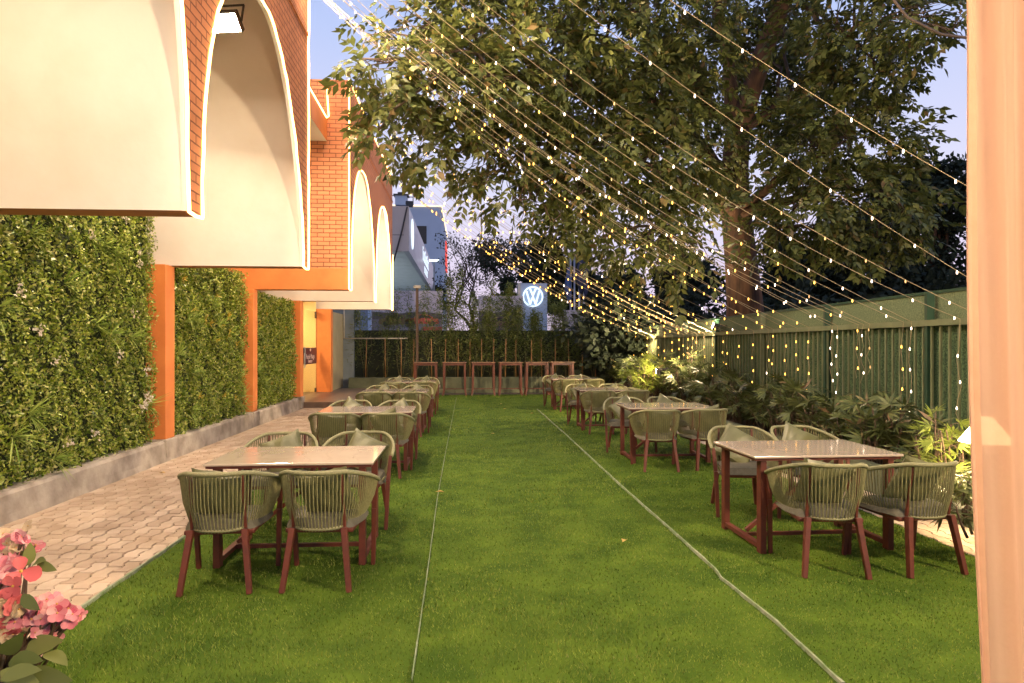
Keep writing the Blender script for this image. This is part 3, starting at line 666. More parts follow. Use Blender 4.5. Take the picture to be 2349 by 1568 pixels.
def make_table():
    o = empty('dining_table')
    m = MB(); m.box(-0.60, 0.60, -0.41, 0.41, 0.735, 0.753); m.build('tabletop', M_MARBLE, o, bevel=0.004)
    m = MB(); m.box(-0.585, 0.585, -0.395, 0.395, 0.715, 0.7345); m.build('underframe', M_RED, o)
    for sx in (-1, 1):
        for sy in (-1, 1):
            m = MB(); m.box(sx * 0.515 - 0.024, sx * 0.515 + 0.024, sy * 0.345 - 0.036, sy * 0.345 + 0.036, 0.0, 0.7145); m.build('leg', M_RED, o, bevel=0.003)
        m = MB(); m.box(sx * 0.515 - 0.023, sx * 0.515 + 0.023, -0.308, 0.308, 0.03, 0.066); m.build('foot_rail', M_RED, o, bevel=0.003)
    m = MB(); m.box(-0.491, 0.491, -0.016, 0.016, 0.034, 0.062); m.build('stretcher', M_RED, o)
    m = MB(); m.bar((-0.485, 0.0, 0.08), (0.30, 0.0, 0.71), 0.03, 0.03); m.build('brace', M_RED, o)
    return o
def make_bar_table():
    o = empty('bar_table')
    m = MB(); m.box(-0.385, 0.385, -0.28, 0.28, 1.035, 1.062); m.build('tabletop', mat('bar_top', (0.22, 0.13, 0.08), (0.17, 0.10, 0.06), 6, 0.2), o, bevel=0.005)
    m = MB(); m.box(-0.33, 0.33, -0.235, -0.205, 0.955, 1.034); m.box(-0.33, 0.33, 0.205, 0.235, 0.955, 1.034); m.box(-0.345, -0.315, -0.204, 0.204, 0.955, 1.034); m.box(0.315, 0.345, -0.204, 0.204, 0.955, 1.034); m.build('apron', M_WOODR, o)
    for sx in (-1, 1):
        for sy in (-1, 1):
            m = MB(); m.bar((sx * 0.365, sy * 0.25, 0), (sx * 0.335, sy * 0.225, 0.20), 0.045, 0.045, 0.060, 0.06); m.bar((sx * 0.335, sy * 0.225, 0.2), (sx * 0.322, sy * 0.218, 1.034), 0.060, 0.06, 0.075, 0.07); m.build('leg', M_WOODR, o, bevel=0.004)
    m = MB(); m.bar((-0.33, 0.22, 0.19), (0.33, 0.22, 0.19), 0.03); m.bar((-0.33, -0.22, 0.19), (-0.33, 0.22, 0.19), 0.03, ref=(0, 0, 1)); m.bar((0.33, -0.22, 0.19), (0.33, 0.22, 0.19), 0.03, ref=(0, 0, 1)); m.build('foot_rail', M_WOODR, o)
    return o
M_WOODR = mat('red_brown_wood', (0.105, 0.024, 0.010), (0.072, 0.016, 0.007), 7, 0.38, 0.1, 40, sc=(6, 6, 1))
chair0, table0, bar0 = make_chair(), make_table(), make_bar_table(); reg(None)
used = {}
def inst(proto, loc, rz):
    o = proto if not used.get(proto.name) else copy_tree(proto)
    used[proto.name] = True; o.location = loc; o.rotation_euler = (0, 0, rz); return o
cush0 = make_cushion(); cush_used = [False]
def place_cushion(chair_loc, rz, tilt, roll, label, dz=0.0, dx=0.0, back=0.13):
    c = cush0 if not cush_used[0] else cush0.copy()
    if cush_used[0]: COL.objects.link(c)
    cush_used[0] = True
    h = 0.185 * (abs(math.cos(roll)) + abs(math.sin(roll))) * 0.93
    Mx = Matrix.Translation(chair_loc) @ Matrix.Rotation(rz, 4, 'Z') @ Matrix.Translation((dx, -back, 0.45 + h * math.cos(tilt) + dz)) @ Matrix.Rotation(tilt, 4, 'X') @ Matrix.Rotation(roll, 4, 'Y')
    c.matrix_world = Mx
    tag(c, label, 'cushion', 'olive scatter cushions in the chairs')
ROWS = {'building': [(-1.26, 5.40), (-1.27, 9.15), (-1.28, 12.90), (-1.28, 16.15)], 'fence': [(2.79, 5.47), (2.80, 9.45), (2.75, 13.05), (2.76, 17.15)]}
TN = ['nearest', 'second', 'third', 'farthest']
CH = {  # offsets (dx, dy, turn in degrees) of the four chairs: near left, near right, far left, far right
 ('building', 0): [(-0.35, -0.62, 3), (0.31, -0.62, -2), (-0.37, 0.82, 184), (0.31, 0.84, 179)],
 ('building', 1): [(-0.34, -0.55, 3), (0.30, -0.60, -3), (-0.37, 0.80, 181), (0.33, 0.74, 177)],
 ('building', 2): [(-0.33, -0.62, 4), (0.33, -0.66, -4), (-0.36, 0.80, 184), (0.34, 0.76, 178)],
 ('building', 3): [(-0.32, -0.66, -3), (0.34, -0.62, 2), (-0.34, 0.80, 180), (0.33, 0.82, 183)],
 ('fence', 0): [(-0.21, -0.67, -8), (0.44, -0.67, 6), (-0.13, 0.94, 171), (0.50, 0.94, 185)],
 ('fence', 1): [(-0.31, -0.72, -4), (0.33, -0.66, 5), (-0.38, 0.78, 172), (0.30, 0.82, 184)],
 ('fence', 2): [(-0.30, -0.70, -3), (0.33, -0.66, 4), (-0.38, 0.80, 175), (0.30, 0.80, 182)],
 ('fence', 3): [(-0.28, -0.66, 3), (0.34, -0.64, -3), (-0.40, 0.80, 177), (0.28, 0.80, 184)]}
for row, spots in ROWS.items():
    for ti, (tx, ty) in enumerate(spots):
        t = inst(table0, (tx, ty, 0), R(random.uniform(-1.2, 1.2)))
        tag(t, f'glossy marble-topped dining table on red-brown steel legs, {TN[ti]} in the {row}-side row', 'table', 'dining tables on the lawn')
        for ci, (dx, dy, a) in enumerate(CH[(row, ti)]):
            face = 'back to the camera' if ci < 2 else 'facing the camera'
            if row == 'building': sd = 'path-side' if ci % 2 == 0 else 'aisle-side'
            else: sd = 'aisle-side' if ci % 2 == 0 else 'planter-side'
            loc = (tx + dx, ty + dy, 0.002); rz = R(a)
            c = inst(chair0, loc, rz)
            tag(c, f'olive rope armchair, {face}, {sd} seat of {TN[ti]} table in {row}-side row', 'chair', 'rope armchairs around the dining tables')
            up = ci >= 2
            roll = R(random.choice([22, 30, -27, 35, -33])) if up else R(random.choice([-16, -9, 8, 14, 20]))
            place_cushion(loc, rz, R(random.uniform(20, 27)), roll, f'olive cushion leaning in the {sd} chair {face}, {TN[ti]} table, {row}-side row', dx=random.uniform(-0.03, 0.03), back=0.09, dz=-0.055 if up else -0.02)
BX = [-1.23, -0.32, 0.59, 1.455, 2.30, 3.15]
for i, x in enumerate(BX):
    t = inst(bar0, (x, 21.80 + (0.25 if i == 5 else 0), 0.0), 0)
    tag(t, f'tall red-brown wooden bar table, {ORD[i]} from the building in the back row', 'bar table', 'bar tables along the bamboo')

# ------------------------------------------------------------------ big tree
def blob_points(blobs, dens, pw=2.3, gap=-2.0):
    C_, D_ = [], []
    for (c, r) in blobs:
        n = int(dens * r ** pw)
        v = unit(RNG.normal(0, 1, (n, 3))); rad = RNG.uniform(0.25, 1.0, n) ** 0.5
        lump = 1 + 0.22 * np.sin(v[:, 0] * 5 + c[0] * 3) * np.sin(v[:, 2] * 6 + c[1]) + 0.15 * np.sin(v[:, 1] * 9 + c[2])
        p = v * (rad * lump * r)[:, None] * np.array([1.08, 1.0, 0.82]); q = p + np.array(c); keep = (np.sin(q[:, 0] * 4.1 + 1.3 * np.sin(q[:, 2] * 2.3)) * np.sin(q[:, 1] * 3.7 + c[0]) * np.sin(q[:, 2] * 4.6 + q[:, 0]) > gap); C_.append(q[keep]); D_.append(unit(p + np.array([0, 0, -0.25 * r]))[keep])
    return np.concatenate(C_), np.concatenate(D_)
def sprays(base, d, leaflets, L, rach):
    """pinnate sprays: pairs of leaflets along a drooping stalk"""
    n = len(base); out = []
    d = unit(d + RNG.normal(0, 0.45, (n, 3)) + np.array([0, 0, -0.25])); up = unit(RNG.normal(0, 0.35, (n, 3)) + np.array([0, 0, 1.0])); sd = unit(np.cross(d, up))
    nn = np.cross(sd, d); sc = RNG.uniform(0.7, 1.25, n)
    for k in range(leaflets):
        if k == leaflets - 1: t, ang, s = 1.0, 0.0, 0
        else:
            t = 0.25 + 0.72 * (k // 2) / max(1, (leaflets - 2) // 2); s = 1 if k % 2 else -1; ang = 0.95 - 0.25 * t
        b = base + d * (rach * t * sc)[:, None] + np.array([0, 0, -0.10]) * (t * t * rach * 2)
        dd = d * math.cos(ang) + sd * (s * math.sin(ang)) + RNG.normal(0, 0.16, (n, 3)) + np.array([0, 0, -0.22])
        ll = L * sc * RNG.uniform(0.75, 1.15, n)
        out.append(leaf_quads(b, dd, nn + RNG.normal(0, 0.25, (n, 3)), ll, ll * 0.46, 0.12))
    return np.concatenate(out)
BL = [(960, 40, 11, .75), (1080, 60, 11.5, 1.0), (1230, 40, 12, 1.2), (1400, 40, 12.5, 1.3), (1560, 60, 13, 1.3), (1735, 20, 17.2, 1.4), (1920, 40, 13.5, 1.1), (2020, 60, 12.5, 1.0), (2120, 30, 11.5, .6), (2185, 70, 10.5, .45),
      (885, 145, 10, .5), (832, 135, 9.8, .20), (990, 170, 10.5, .8), (1120, 200, 11, 1.0), (1280, 190, 12, 1.2), (1450, 200, 12.5, 1.3), (1590, 210, 13.2, .95), (1820, 180, 17.2, 1.3), (1950, 190, 13.5, 1.0), (2030, 180, 13, .6),
      (905, 250, 10, .5), (868, 300, 9.8, .25), (980, 310, 10.5, .65), (1090, 330, 11, .8), (1210, 330, 11.5, .9), (1350, 340, 12, 1.1), (1500, 350, 12.5, 1.2), (1600, 360, 14.0, .75), (1870, 330, 13.5, 1.1), (1960, 320, 13, 1.05), (2060, 330, 12.8, .55),
      (1110, 425, 11, .40), (1190, 460, 11, .40), (1330, 450, 11.5, .8), (1460, 470, 12, 1.0), (1570, 485, 13.0, .8), (1830, 470, 13, .95), (1930, 460, 12.8, 1.1), (2050, 460, 12.8, .85),
      (1385, 545, 11.5, .35), (1480, 570, 11.5, .62), (1570, 590, 12, .55), (1265, 515, 11, .33), (1760, 545, 13, .5), (1880, 540, 13, .55), (2010, 545, 13, .6), (2100, 530, 13, .35), (1545, 640, 11.5, .25),
      (1100, -130, 11.5, 1.2), (1300, -170, 12.5, 1.4), (1520, -170, 13.5, 1.5), (1760, -190, 14.5, 1.6), (1980, -160, 13.5, 1.4), (2110, -120, 12, .8), (1650, 120, 17.8, 1.5), (1850, 250, 17.5, 1.4), (1500, 260, 15.5, 1.0)]
blobs = [(tuple(P(x, y, d)), r) for x, y, d, r in BL]
BT = P(1712, 720, 15.6)
TR = tag(empty('shade_tree', (BT.x, BT.y, 0)), 'large spreading leafy shade tree behind the fence, strung with lights', 'tree')
TINV = Matrix.Translation((-BT.x, -BT.y, 0))
def tput(o): o.parent = TR; o.matrix_parent_inverse = TINV; return o
pc, pd = blob_points(blobs, 285, gap=-0.05)
M_TREE = leafmat('tree_leaf', [(0, (0.055, 0.074, 0.018)), (0.45, (0.106, 0.126, 0.030)), (0.9, (0.175, 0.185, 0.048)), (0.97, (0.18, 0.13, 0.04)), (1, (0.22, 0.15, 0.06))], 0.42, 0.30, 0.4)
tput(np_mesh('crown', sprays(pc, pd, 9, 0.162, 0.34), 4, M_TREE))
def limb(a, b, r0, r1, wob=0.25, n=9):
    a, b = Vector(a), Vector(b); L = (b - a).length; pts = []; rs = []
    o1 = Vector((random.uniform(-1, 1), random.uniform(-1, 1), random.uniform(0, 1))) * wob * L * 0.3
    for i in range(n):
        t = i / (n - 1); pts.append(a.lerp(b, t) + o1 * math.sin(PI * t) + Vector((random.uniform(-1, 1), random.uniform(-1, 1), random.uniform(-1, 1))) * (0.02 * L * (0 < i < n - 1))); rs.append(r0 + (r1 - r0) * t)
    return pts, rs
m = MB()
tpts = [P(1712, 860, 15.6), P(1712, 760, 15.6), P(1708, 690, 15.6), P(1700, 600, 15.5), P(1690, 500, 15.4), P(1685, 400, 15.3), P(1692, 300, 15.2)]
tpts[0].z = -0.05
m.tube(tpts, [0.52, 0.44, 0.40, 0.36, 0.33, 0.30, 0.27], 14)
tput(m.build('trunk', M_BARK, None, True))
m = MB(); m.tube([tpts[-1], P(1720, 220, 15.0), P(1755, 110, 14.8), P(1800, 0, 14.6), P(1830, -140, 14.4)], [0.25, 0.22, 0.20, 0.17, 0.10], 12); tput(m.build('limb', M_BARK, None, True))
m = MB(); m.tube([tpts[-1], P(1678, 240, 15.2), P(1672, 130, 15.2), P(1640, -10, 15.2), P(1600, -140, 15.2)], [0.20, 0.16, 0.14, 0.11, 0.07], 10); tput(m.build('limb', M_BARK, None, True))
lm = MB(); hubs = [(tpts[4], 0.13), (tpts[5], 0.13), (tpts[6], 0.14), (P(1672, 130, 15.2), 0.10), (P(1755, 110, 14.8), 0.11)]
mains = [(1150, 180, 11.3), (1330, 130, 12.2), (1420, 400, 12), (1900, 350, 13.2), (2030, 440, 12.9), (1230, 330, 11.6), (1960, 60, 13), (1500, 520, 12), (1820, 520, 13), (1480, 60, 12.8)]
ends = []
for k, (x, y, d) in enumerate(mains):
    e = P(x, y, d); h, r = min(hubs, key=lambda q: abs(q[0].z - e.z + 0.8)); pts, rs = limb(h, e, r, 0.03, 0.5, 11); lm.tube(pts, rs, 8); ends += list(zip(pts, rs))[3:]
tput(lm.build('limb', M_BARK, None, True))
tw = MB()
for (c, r) in blobs:
    c = Vector(c); s, sr = min(ends, key=lambda q: (q[0] - c).length); pts, rs = limb(s, c, min(sr, 0.045), 0.015, 0.5, 7); tw.tube(pts, rs, 5)
    for k in range(int(4 + 7 * r)):
        v = Vector(RNG.normal(0, 1, 3)).normalized() * r * random.uniform(0.6, 1.05); q, qs = limb(random.choice(pts[3:]), c + v, 0.012, 0.003, 0.6, 6); tw.tube(q, qs, 4, False)
tput(tw.build('twigs', M_TWIG, None, True))

# ------------------------------------------------------------------ trees beyond
M_DARKL = leafmat('dark_leaf', [(0, (0.016, 0.024, 0.016)), (1, (0.045, 0.058, 0.032))], 0.6, 0.2, 0.2)
M_MIDL = leafmat('mid_dark_leaf', [(0, (0.024, 0.036, 0.016)), (1, (0.06, 0.085, 0.03))], 0.6, 0.2, 0.2)
def far_tree(px, ptop, yc, w, label, leaf=0.22, n=5200, base_py=None, material=None, bare=False, group='trees beyond the walls'):
    g = P(px, 900, yc); top = P(px, ptop, yc).z; H = top
    o = tag(empty('far_tree', (g.x, g.y, 0)), label, 'tree', group)
    m = MB(); pts, rs = limb((0, 0, -0.05), (random.uniform(-.3, .3), 0, H * 0.55), 0.03 * H, 0.012 * H, 0.3, 7); m.tube(pts, rs, 8)
    bl = []; ww = w / FPX * yc / 2
    for k in range(9 if not bare else 14):
        a = random.uniform(0, 2 * PI); rr = ww * random.uniform(0.1, 0.72); zz = H * random.uniform(0.36, 0.86)
        rr *= 1.0 if zz < H * 0.7 else 0.6
        bl.append(((rr * math.cos(a), rr * math.sin(a), zz), ww * random.uniform(0.34, 0.5)))
    bl.append(((0, 0, H * 0.86), ww * 0.34))
    for c, r in bl:
        q, qs = limb(random.choice(pts[3:]), c, 0.012 * H, 0.004 * H, 0.5, 6); m.tube(q, qs, 6)
        if bare:
            for _ in range(16):
                v = Vector(RNG.normal(0, 1, 3)).normalized() * r * 1.25; q2, qs2 = limb(random.choice(q[2:]), Vector(c) + v, 0.05, 0.018, 0.6, 6); m.tube(q2, qs2, 4, False)
    m.build('trunk', M_TWIG if bare else M_BARK, o, True)
    c, d = blob_points(bl, n / sum(b[1] ** 2.3 for b in bl))
    k = len(c)
    v = leaf_quads(c, d + RNG.normal(0, 0.8, (k, 3)), RNG.normal(0, 1, (k, 3)) + np.array([0, 0, 0.6]), RNG.uniform(0.6, 1.2, k) * leaf * 1.5, np.full(k, leaf * 0.8))
    np_mesh('crown', v, 4, material or M_DARKL, o)
    return o
def bare_tree(px, ptop, yc, w, label, leaves, leaf):
    g = P(px, 900, yc); H = P(px, ptop, yc).z; ww = w / FPX * yc / 2
    o = tag(empty('far_tree', (g.x, g.y, 0)), label, 'tree', 'trees beyond the walls'); m = MB(); tips = []
    def grow(p, d, L, r, lev):
        q = p + d * L; mid = p + d * (L * 0.5) + rv(0.05) * L; m.tube([p, mid, q], [r, r * 0.85, r * 0.68], 6 if lev < 2 else 4, False)
        if lev >= 6: tips.append(q); return
        if lev >= 3: tips.append(q)
        for k in range(3 if lev in (0, 2, 4) else 2):
            nd = (d + rv(0.62) + Vector((0, 0, 0.12))).normalized()
            if abs(q.x + nd.x * L) > ww * 1.05: nd.x *= -0.3
            grow(q, nd.normalized(), L * random.uniform(0.66, 0.86), r * 0.66, lev + 1)
    grow(Vector((0, 0, -0.06)), Vector((random.uniform(-.05, .05), 0, 1)), H * 0.36, 0.020 * H, 0)
    top = max(t.z for t in tips); k_ = H / top
    m.v = [(a, b, c * (k_ if c > 0 else 1)) for a, b, c in m.v]
    m.build('trunk', M_TWIG, o, True)
    n = leaves; T = np.array([(t.x, t.y, t.z * k_) for t in random.choices(tips, k=n)]) + RNG.normal(0, 0.25, (n, 3))
    np_mesh('crown', leaf_quads(T, RNG.normal(0, 1, (n, 3)), RNG.normal(0, 1, (n, 3)), RNG.uniform(.6, 1.2, n) * leaf, np.full(n, leaf * .5)), 4, M_DARKL, o)
def rv(s): return Vector((random.uniform(-s, s), random.uniform(-s, s), random.uniform(-s, s)))
bare_tree(1088, 535, 50, 170, 'nearly bare thin-branched tree against the pale sky', 1500, 0.22)
bare_tree(1160, 545, 55, 130, 'thin dark tree just beyond the bare tree', 3200, 0.30)
far_tree(1165, 620, 46, 90, 'low dark bushy tree under the thin dark tree', 0.26, 3500)
far_tree(1000, 640, 70, 50, 'small dark tree beside the blue-grey building', 0.3, 1800)
far_tree(1255, 520, 48, 150, 'dark dense evergreen behind the emblem pylon', 0.26, 8000)
far_tree(1335, 560, 50, 120, 'dark tree right behind the flagpoles', 0.26, 6000)
far_tree(1430, 590, 34, 180, 'shadowy tree over the far corner of the fence', 0.2, 7000)
far_tree(1560, 560, 32, 220, 'shadowy broad tree left of the big trunk', 0.2, 9000)
far_tree(1800, 520, 30, 240, 'shadowy tree close to the right of the big trunk', 0.2, 9000)
far_tree(1960, 470, 27, 240, 'dark bushy tree beyond the fence, left of the tallest dark one', 0.18, 9000)
far_tree(2130, 335, 24, 330, 'tallest dark conical tree beside the curtain', 0.15, 16000)
far_tree(2330, 380, 24, 250, 'dark tree mostly hidden behind the sheer curtain', 0.18, 7000)
# low dark scrub that fills the gaps behind the fence
sc_ = []
for k in range(46):
    yc = random.uniform(21, 38); px = random.uniform(1330, 2420); c = P(px, random.uniform(690, 800), yc); sc_.append(((c.x, c.y, max(0.5, c.z)), random.uniform(0.9, 1.7)))
c, d = blob_points(sc_, 420, 2.0); k = len(c)
o = np_mesh('undergrowth', leaf_quads(c, d + RNG.normal(0, .8, (k, 3)), RNG.normal(0, 1, (k, 3)), np.full(k, 0.3), np.full(k, 0.16)), 4, M_DARKL); tag(o, 'dark scrub growing beyond the fence', 'undergrowth', kind='stuff')

# ------------------------------------------------------------------ bamboo row and shrubs
M_BAM = leafmat('bamboo_leaf', [(0, (0.075, 0.105, 0.022)), (0.6, (0.15, 0.19, 0.045)), (1, (0.25, 0.28, 0.085))], 0.5, 0.35, 0.3)
bx = [800, 838, 880, 917, 945, 985, 1016, 1050, 1078, 1103, 1126, 1156, 1180, 1212, 1240, 1268, 1300, 1330, 1362, 1393, 1420]
bh = [690, 655, 705, 660, 690, 640, 668, 615, 665, 680, 640, 632, 668, 700, 705, 660, 668, 690, 700, 706, 690]
for i, (x, ytop) in enumerate(zip(bx, bh)):
    p = PY(x + random.uniform(-4, 4), 880, 24.05 + random.uniform(-.25, .25)); H = PY(x, ytop, p.y).z
    o = tag(empty('bamboo_plant', (p.x, p.y, 0.44)), f'staked slender bamboo, {ORD[i]} from the building along the back planter', 'bamboo', 'bamboo plants along the back wall')
    m = MB(); m.tube([(0.03, -0.20, 0), (0.03 + random.uniform(-.04, .04), -0.20, 1.37)], 0.018, 6); m.build('stake', M_CANE, o, True)
    m = MB(); cl = []
    for k in range(4):
        a = random.uniform(0, 2 * PI); tip = Vector((0.28 * math.cos(a), 0.2 * math.sin(a), (H - 0.44) * random.uniform(0.8, 1.0))); q, qs = limb((0.06 * math.cos(a), 0.06 * math.sin(a), 0), tip, 0.009, 0.003, 0.15, 8); m.tube(q, qs, 5); cl.append(q)
    m.build('culm', mat('culm', (0.15, 0.13, 0.04), (0.09, 0.08, 0.025), 9, 0.5), o, True)
    n = int((620 if i < 6 else 1250) * (H / 3.2)); b = []
    for k in range(n):
        q = random.choice(cl); t = random.uniform(0.06, 1.0) ** 0.62 * (len(q) - 1); j = min(int(t), len(q) - 2); pp = q[j].lerp(q[j + 1], t - j); s = 0.17 * (1.35 - t / (len(q) - 1))
        b.append(pp + Vector(RNG.normal(0, 1, 3)) * s)
    b = np.array(b); d = np.stack([RNG.normal(0, 1, n), RNG.normal(0, 1, n), RNG.normal(-0.35, 0.6, n)], 1)
    np_mesh('foliage', leaf_quads(b, d, RNG.normal(0, .6, (n, 3)) + np.array([0, 0, 1]), RNG.uniform(0.10, 0.20, n), np.full(n, 0.028)), 4, M_BAM, o)
M_SHR = leafmat('shrub_leaf', [(0, (0.050, 0.068, 0.020)), (0.6, (0.105, 0.130, 0.038)), (0.93, (0.16, 0.18, 0.06)), (1, (0.24, 0.15, 0.08))], 0.38, 0.25, 0.5)
M_SHR_LIT = leafmat('lamplit_shrub_leaf', [(0, (0.14, 0.19, 0.03)), (1, (0.26, 0.31, 0.07))], 0.4, 0.35, 0.4)  # lit copy of the shrub leaf: lamplight put into a paler colour
def palm_shrub(x, y, h, w, stems, label, material=M_SHR, blade=0.20, z=0.22):
    o = tag(empty('palm_shrub', (x, y, z)), label, 'shrub', 'leafy shrubs in the fence planter')
    m = MB(); L_ = []; D_ = []; W_ = []; N_ = []; LL = []
    for s in range(stems):
        a = random.uniform(0, 2 * PI); r = w * math.sqrt(random.random()); hh = h * random.uniform(0.45, 1.0) * (1 - 0.25 * r / w)
        tip = Vector((r * math.cos(a), r * math.sin(a) * 1.2, hh)); base = Vector((tip.x * 0.45, tip.y * 0.45, 0)); q, qs = limb(base, tip, 0.011, 0.006, 0.2, 5); m.tube(q, qs, 5)
        for f in range(3):
            c = q[-1 - f] if f < 2 else q[2]; ax = Vector((random.uniform(-1, 1), random.uniform(-1, 1), random.uniform(0.0, 0.9))).normalized(); st = c + ax * random.uniform(0.05, 0.16); m.tube([c, st], 0.003, 4, False)
            nb = random.randint(6, 9); u = ax.orthogonal().normalized(); v = ax.cross(u)
            if abs(u.z) > abs(v.z): u, v = v, u
            for b in range(nb):
                t = (b / (nb - 1) - 0.5) * 3.0; d = ax * math.cos(t) + u * math.sin(t) + Vector((0, 0, -0.28)); L_.append(st); D_.append(d); N_.append(v if v.z > 0 else -v); LL.append(blade * random.uniform(0.7, 1.15) * (0.75 + 0.25 * math.cos(t)))
    m.build('stem', M_TWIG, o, True)
    L_, D_, N_, LL = np.array(L_), np.array(D_), np.array(N_) + RNG.normal(0, 0.2, (len(N_), 3)), np.array(LL)
    np_mesh('foliage', leaf_quads(L_, D_, N_, LL, LL * 0.17, 0.1), 4, material, o)
    return o
SH = [(5.9, .72, .30), (6.7, .70, .32), (7.4, .95, .32), (8.1, .80, .34), (8.9, .90, .36), (9.7, .96, .36), (10.6, .92, .38), (11.5, .95, .4), (12.4, 1.05, .4), (13.4, 1.12, .42), (14.4, 1.2, .42), (15.4, 1.15, .42), (16.4, 1.22, .42), (17.6, 1.15, .42), (18.8, 1.1, .42), (20.0, 1.15, .45), (21.2, 1.2, .45), (22.4, 1.1, .45)]
for i, (y, h, w) in enumerate(SH):
    palm_shrub(0.5 * (4.56 + fx(y)) - 0.02 + random.uniform(-.05, .05), y, h * 0.94, w, 26 if y < 12 else 30, f'dark fan-leaved shrub, {ORD[i]} along the fence planter from the curtain end', blade=0.19 + 0.004 * y)
pz = P(2155, 1010, 6.0); palm_shrub(pz.x, pz.y, 0.82, 0.22, 11, 'bright lime-lit shrub beside the glowing cone lamp', M_SHR_LIT, 0.15)
pz = P(2215, 1060, 5.3); palm_shrub(pz.x, pz.y, 0.45, 0.22, 10, 'low leafy shrub below the glowing cone lamp', M_SHR, 0.18)
pz = P(2240, 1100, 4.9); palm_shrub(pz.x, pz.y, 0.40, 0.2, 8, 'small leafy shrub at the curtain edge of the planter', M_SHR, 0.18)
pz = P(1472, 870, 16.4); palm_shrub(pz.x, pz.y, 1.22, 0.42, 22, 'far yellow-lit fan-leaved shrub glowing above the fence planter', M_SHR_LIT, 0.27)

# ------------------------------------------------------------------ garden lamps
def cone_lamp(loc, label, r0, r1, h, strength):
    o = tag(empty('garden_lamp', (loc[0], loc[1], 0.22)), label, 'garden lamp'); z = loc[2] - 0.22
    m = MB(); m.tube([(0, 0, 0), (0, 0, z)], 0.014, 8); m.build('post', M_BLACK, o, True)
    m = MB(); m.lathe([(r1, z - h / 2), (r0, z + h / 2), (0.0, z + h / 2 + 0.004)], n=24); m.build('lamp_shade', strength, o, True)
    return o
pz = P(2262, 986, 5.45); cone_lamp(pz, 'glaring white cone-shaded lamp in the planter by the curtain', 0.05, 0.19, 0.20, glow('shade_glow', (1.0, 0.72, 0.38), 24))
ld_ = bpy.data.lights.new('garden_lamp_bulb', 'POINT'); ld_.energy = 70; ld_.color = (1.0, 0.76, 0.42); ld_.shadow_soft_size = 0.06
lo_ = bpy.data.objects.new('garden_lamp_bulb', ld_); COL.objects.link(lo_); lo_.location = pz + Vector((0, 0, -0.14))
pz = P(1508, 852, 15.9)
o = floodlight(tuple(pz), tuple(pz + Vector((-0.5, 0.35, 0.05))), 'small spotlight among the far shrubs, aimed at the glowing one', 0.20, 0.16, glow('spot_lens', (1.0, 0.72, 0.30), 260), 'planter spotlights')

# ------------------------------------------------------------------ fairy lights
def bulb_mesh(name, material):
    m = MB(); m.lathe([(0.0, -0.030), (0.006, -0.027), (0.0095, -0.016), (0.0075, -0.002), (0.0045, 0.010)], n=8)
    me = bpy.data.meshes.new(name); me.from_pydata(m.v, [], m.f); me.materials.append(material); return me
BULB = {'warm': bulb_mesh('warm_bulb', G_WARM), 'cool': bulb_mesh('white_bulb', G_COOL), 'dim': bulb_mesh('dim_bulb', G_DIM)}
def fairy_string(A, Bp, sag, step, hue, tail, i, scale=1.0):
    A, Bp = Vector(A), Vector(Bp); n = 28; pts = []
    for k in range(n + 1):
        t = k / n; pts.append(A.lerp(Bp, t) + Vector((0, 0, -sag * 4 * t * (1 - t))))
    if tail:
        x, y, z = Bp
        for k in range(1, 9): pts.append(Vector((x - 0.015 + 0.012 * math.sin(k * 2.1 + i), y + 0.03 * math.sin(k * 1.7 + i), z - tail * k / 8)))
    o = tag(empty('fairy_light_string', tuple(Bp)), f"{'warm yellow' if hue == 'warm' else 'white' if hue == 'cool' else 'unlit'} fairy-light string, {ORD[i]} along the fence counting from the curtain", 'string lights', 'fairy-light strings from building to fence')
    m = MB(); m.tube([p - Bp for p in pts], 0.0027 * (1 + 0.02 * Bp.y), 4, False); m.build('cable', M_WIRE, o, True)
    L = 0; nxt = random.uniform(0, step)
    for a, b in zip(pts[:-1], pts[1:]):
        d = (b - a).length
        while nxt < L + d:
            p = a.lerp(b, (nxt - L) / d); me = BULB[hue if random.random() > 0.06 else 'cool']
            q = bpy.data.objects.new('bulb', me); COL.objects.link(q); q.parent = o; q.location = p - Bp + Vector((0, 0, -0.006)); s = scale * (0.56 + 0.042 * p.y); q.scale = (s, s, s)
            nxt += step * random.uniform(0.92, 1.08) * (0.55 if tail and p.z < Bp.z - 0.02 else 1)
        L += d
YS = [4.6, 5.6, 6.15, 6.5, 7.3, 7.45, 8.15, 8.3, 8.42, 8.95, 9.1, 9.8, 10.2, 10.6, 11.1, 11.3, 12.0, 12.7, 13.4, 13.6, 14.3, 14.9, 15.5, 15.8, 16.2, 16.6, 17.0, 17.7, 18.5, 19.2, 19.9, 20.7, 21.4, 22.1, 22.8]
for i, y in enumerate(YS):
    ya = y + random.uniform(-0.35, 0.35)
    if 10.1 < ya < 13.7: ya = 10.05 - (11.9 - ya) * 0.55 if ya < 11.9 else 13.75 + (ya - 11.9) * 0.5
    ya = min(ya, 21.55 - (23.3 - y) * 0.03 if y > 21 else ya)
    hue = 'cool' if y < 9.3 and i % 3 != 2 else 'warm'
    if i in (2, 6): hue = 'dim'
    fairy_string((FX - 0.05, ya, ZT + 0.02), (fx(y) - 0.03, y, 1.86 if y > 5.5 else 2.1), random.uniform(0.28, 0.58), 0.46 if y < 9 else 0.42, hue, random.uniform(0.6, 1.3) if y > 5.5 else 0, i)

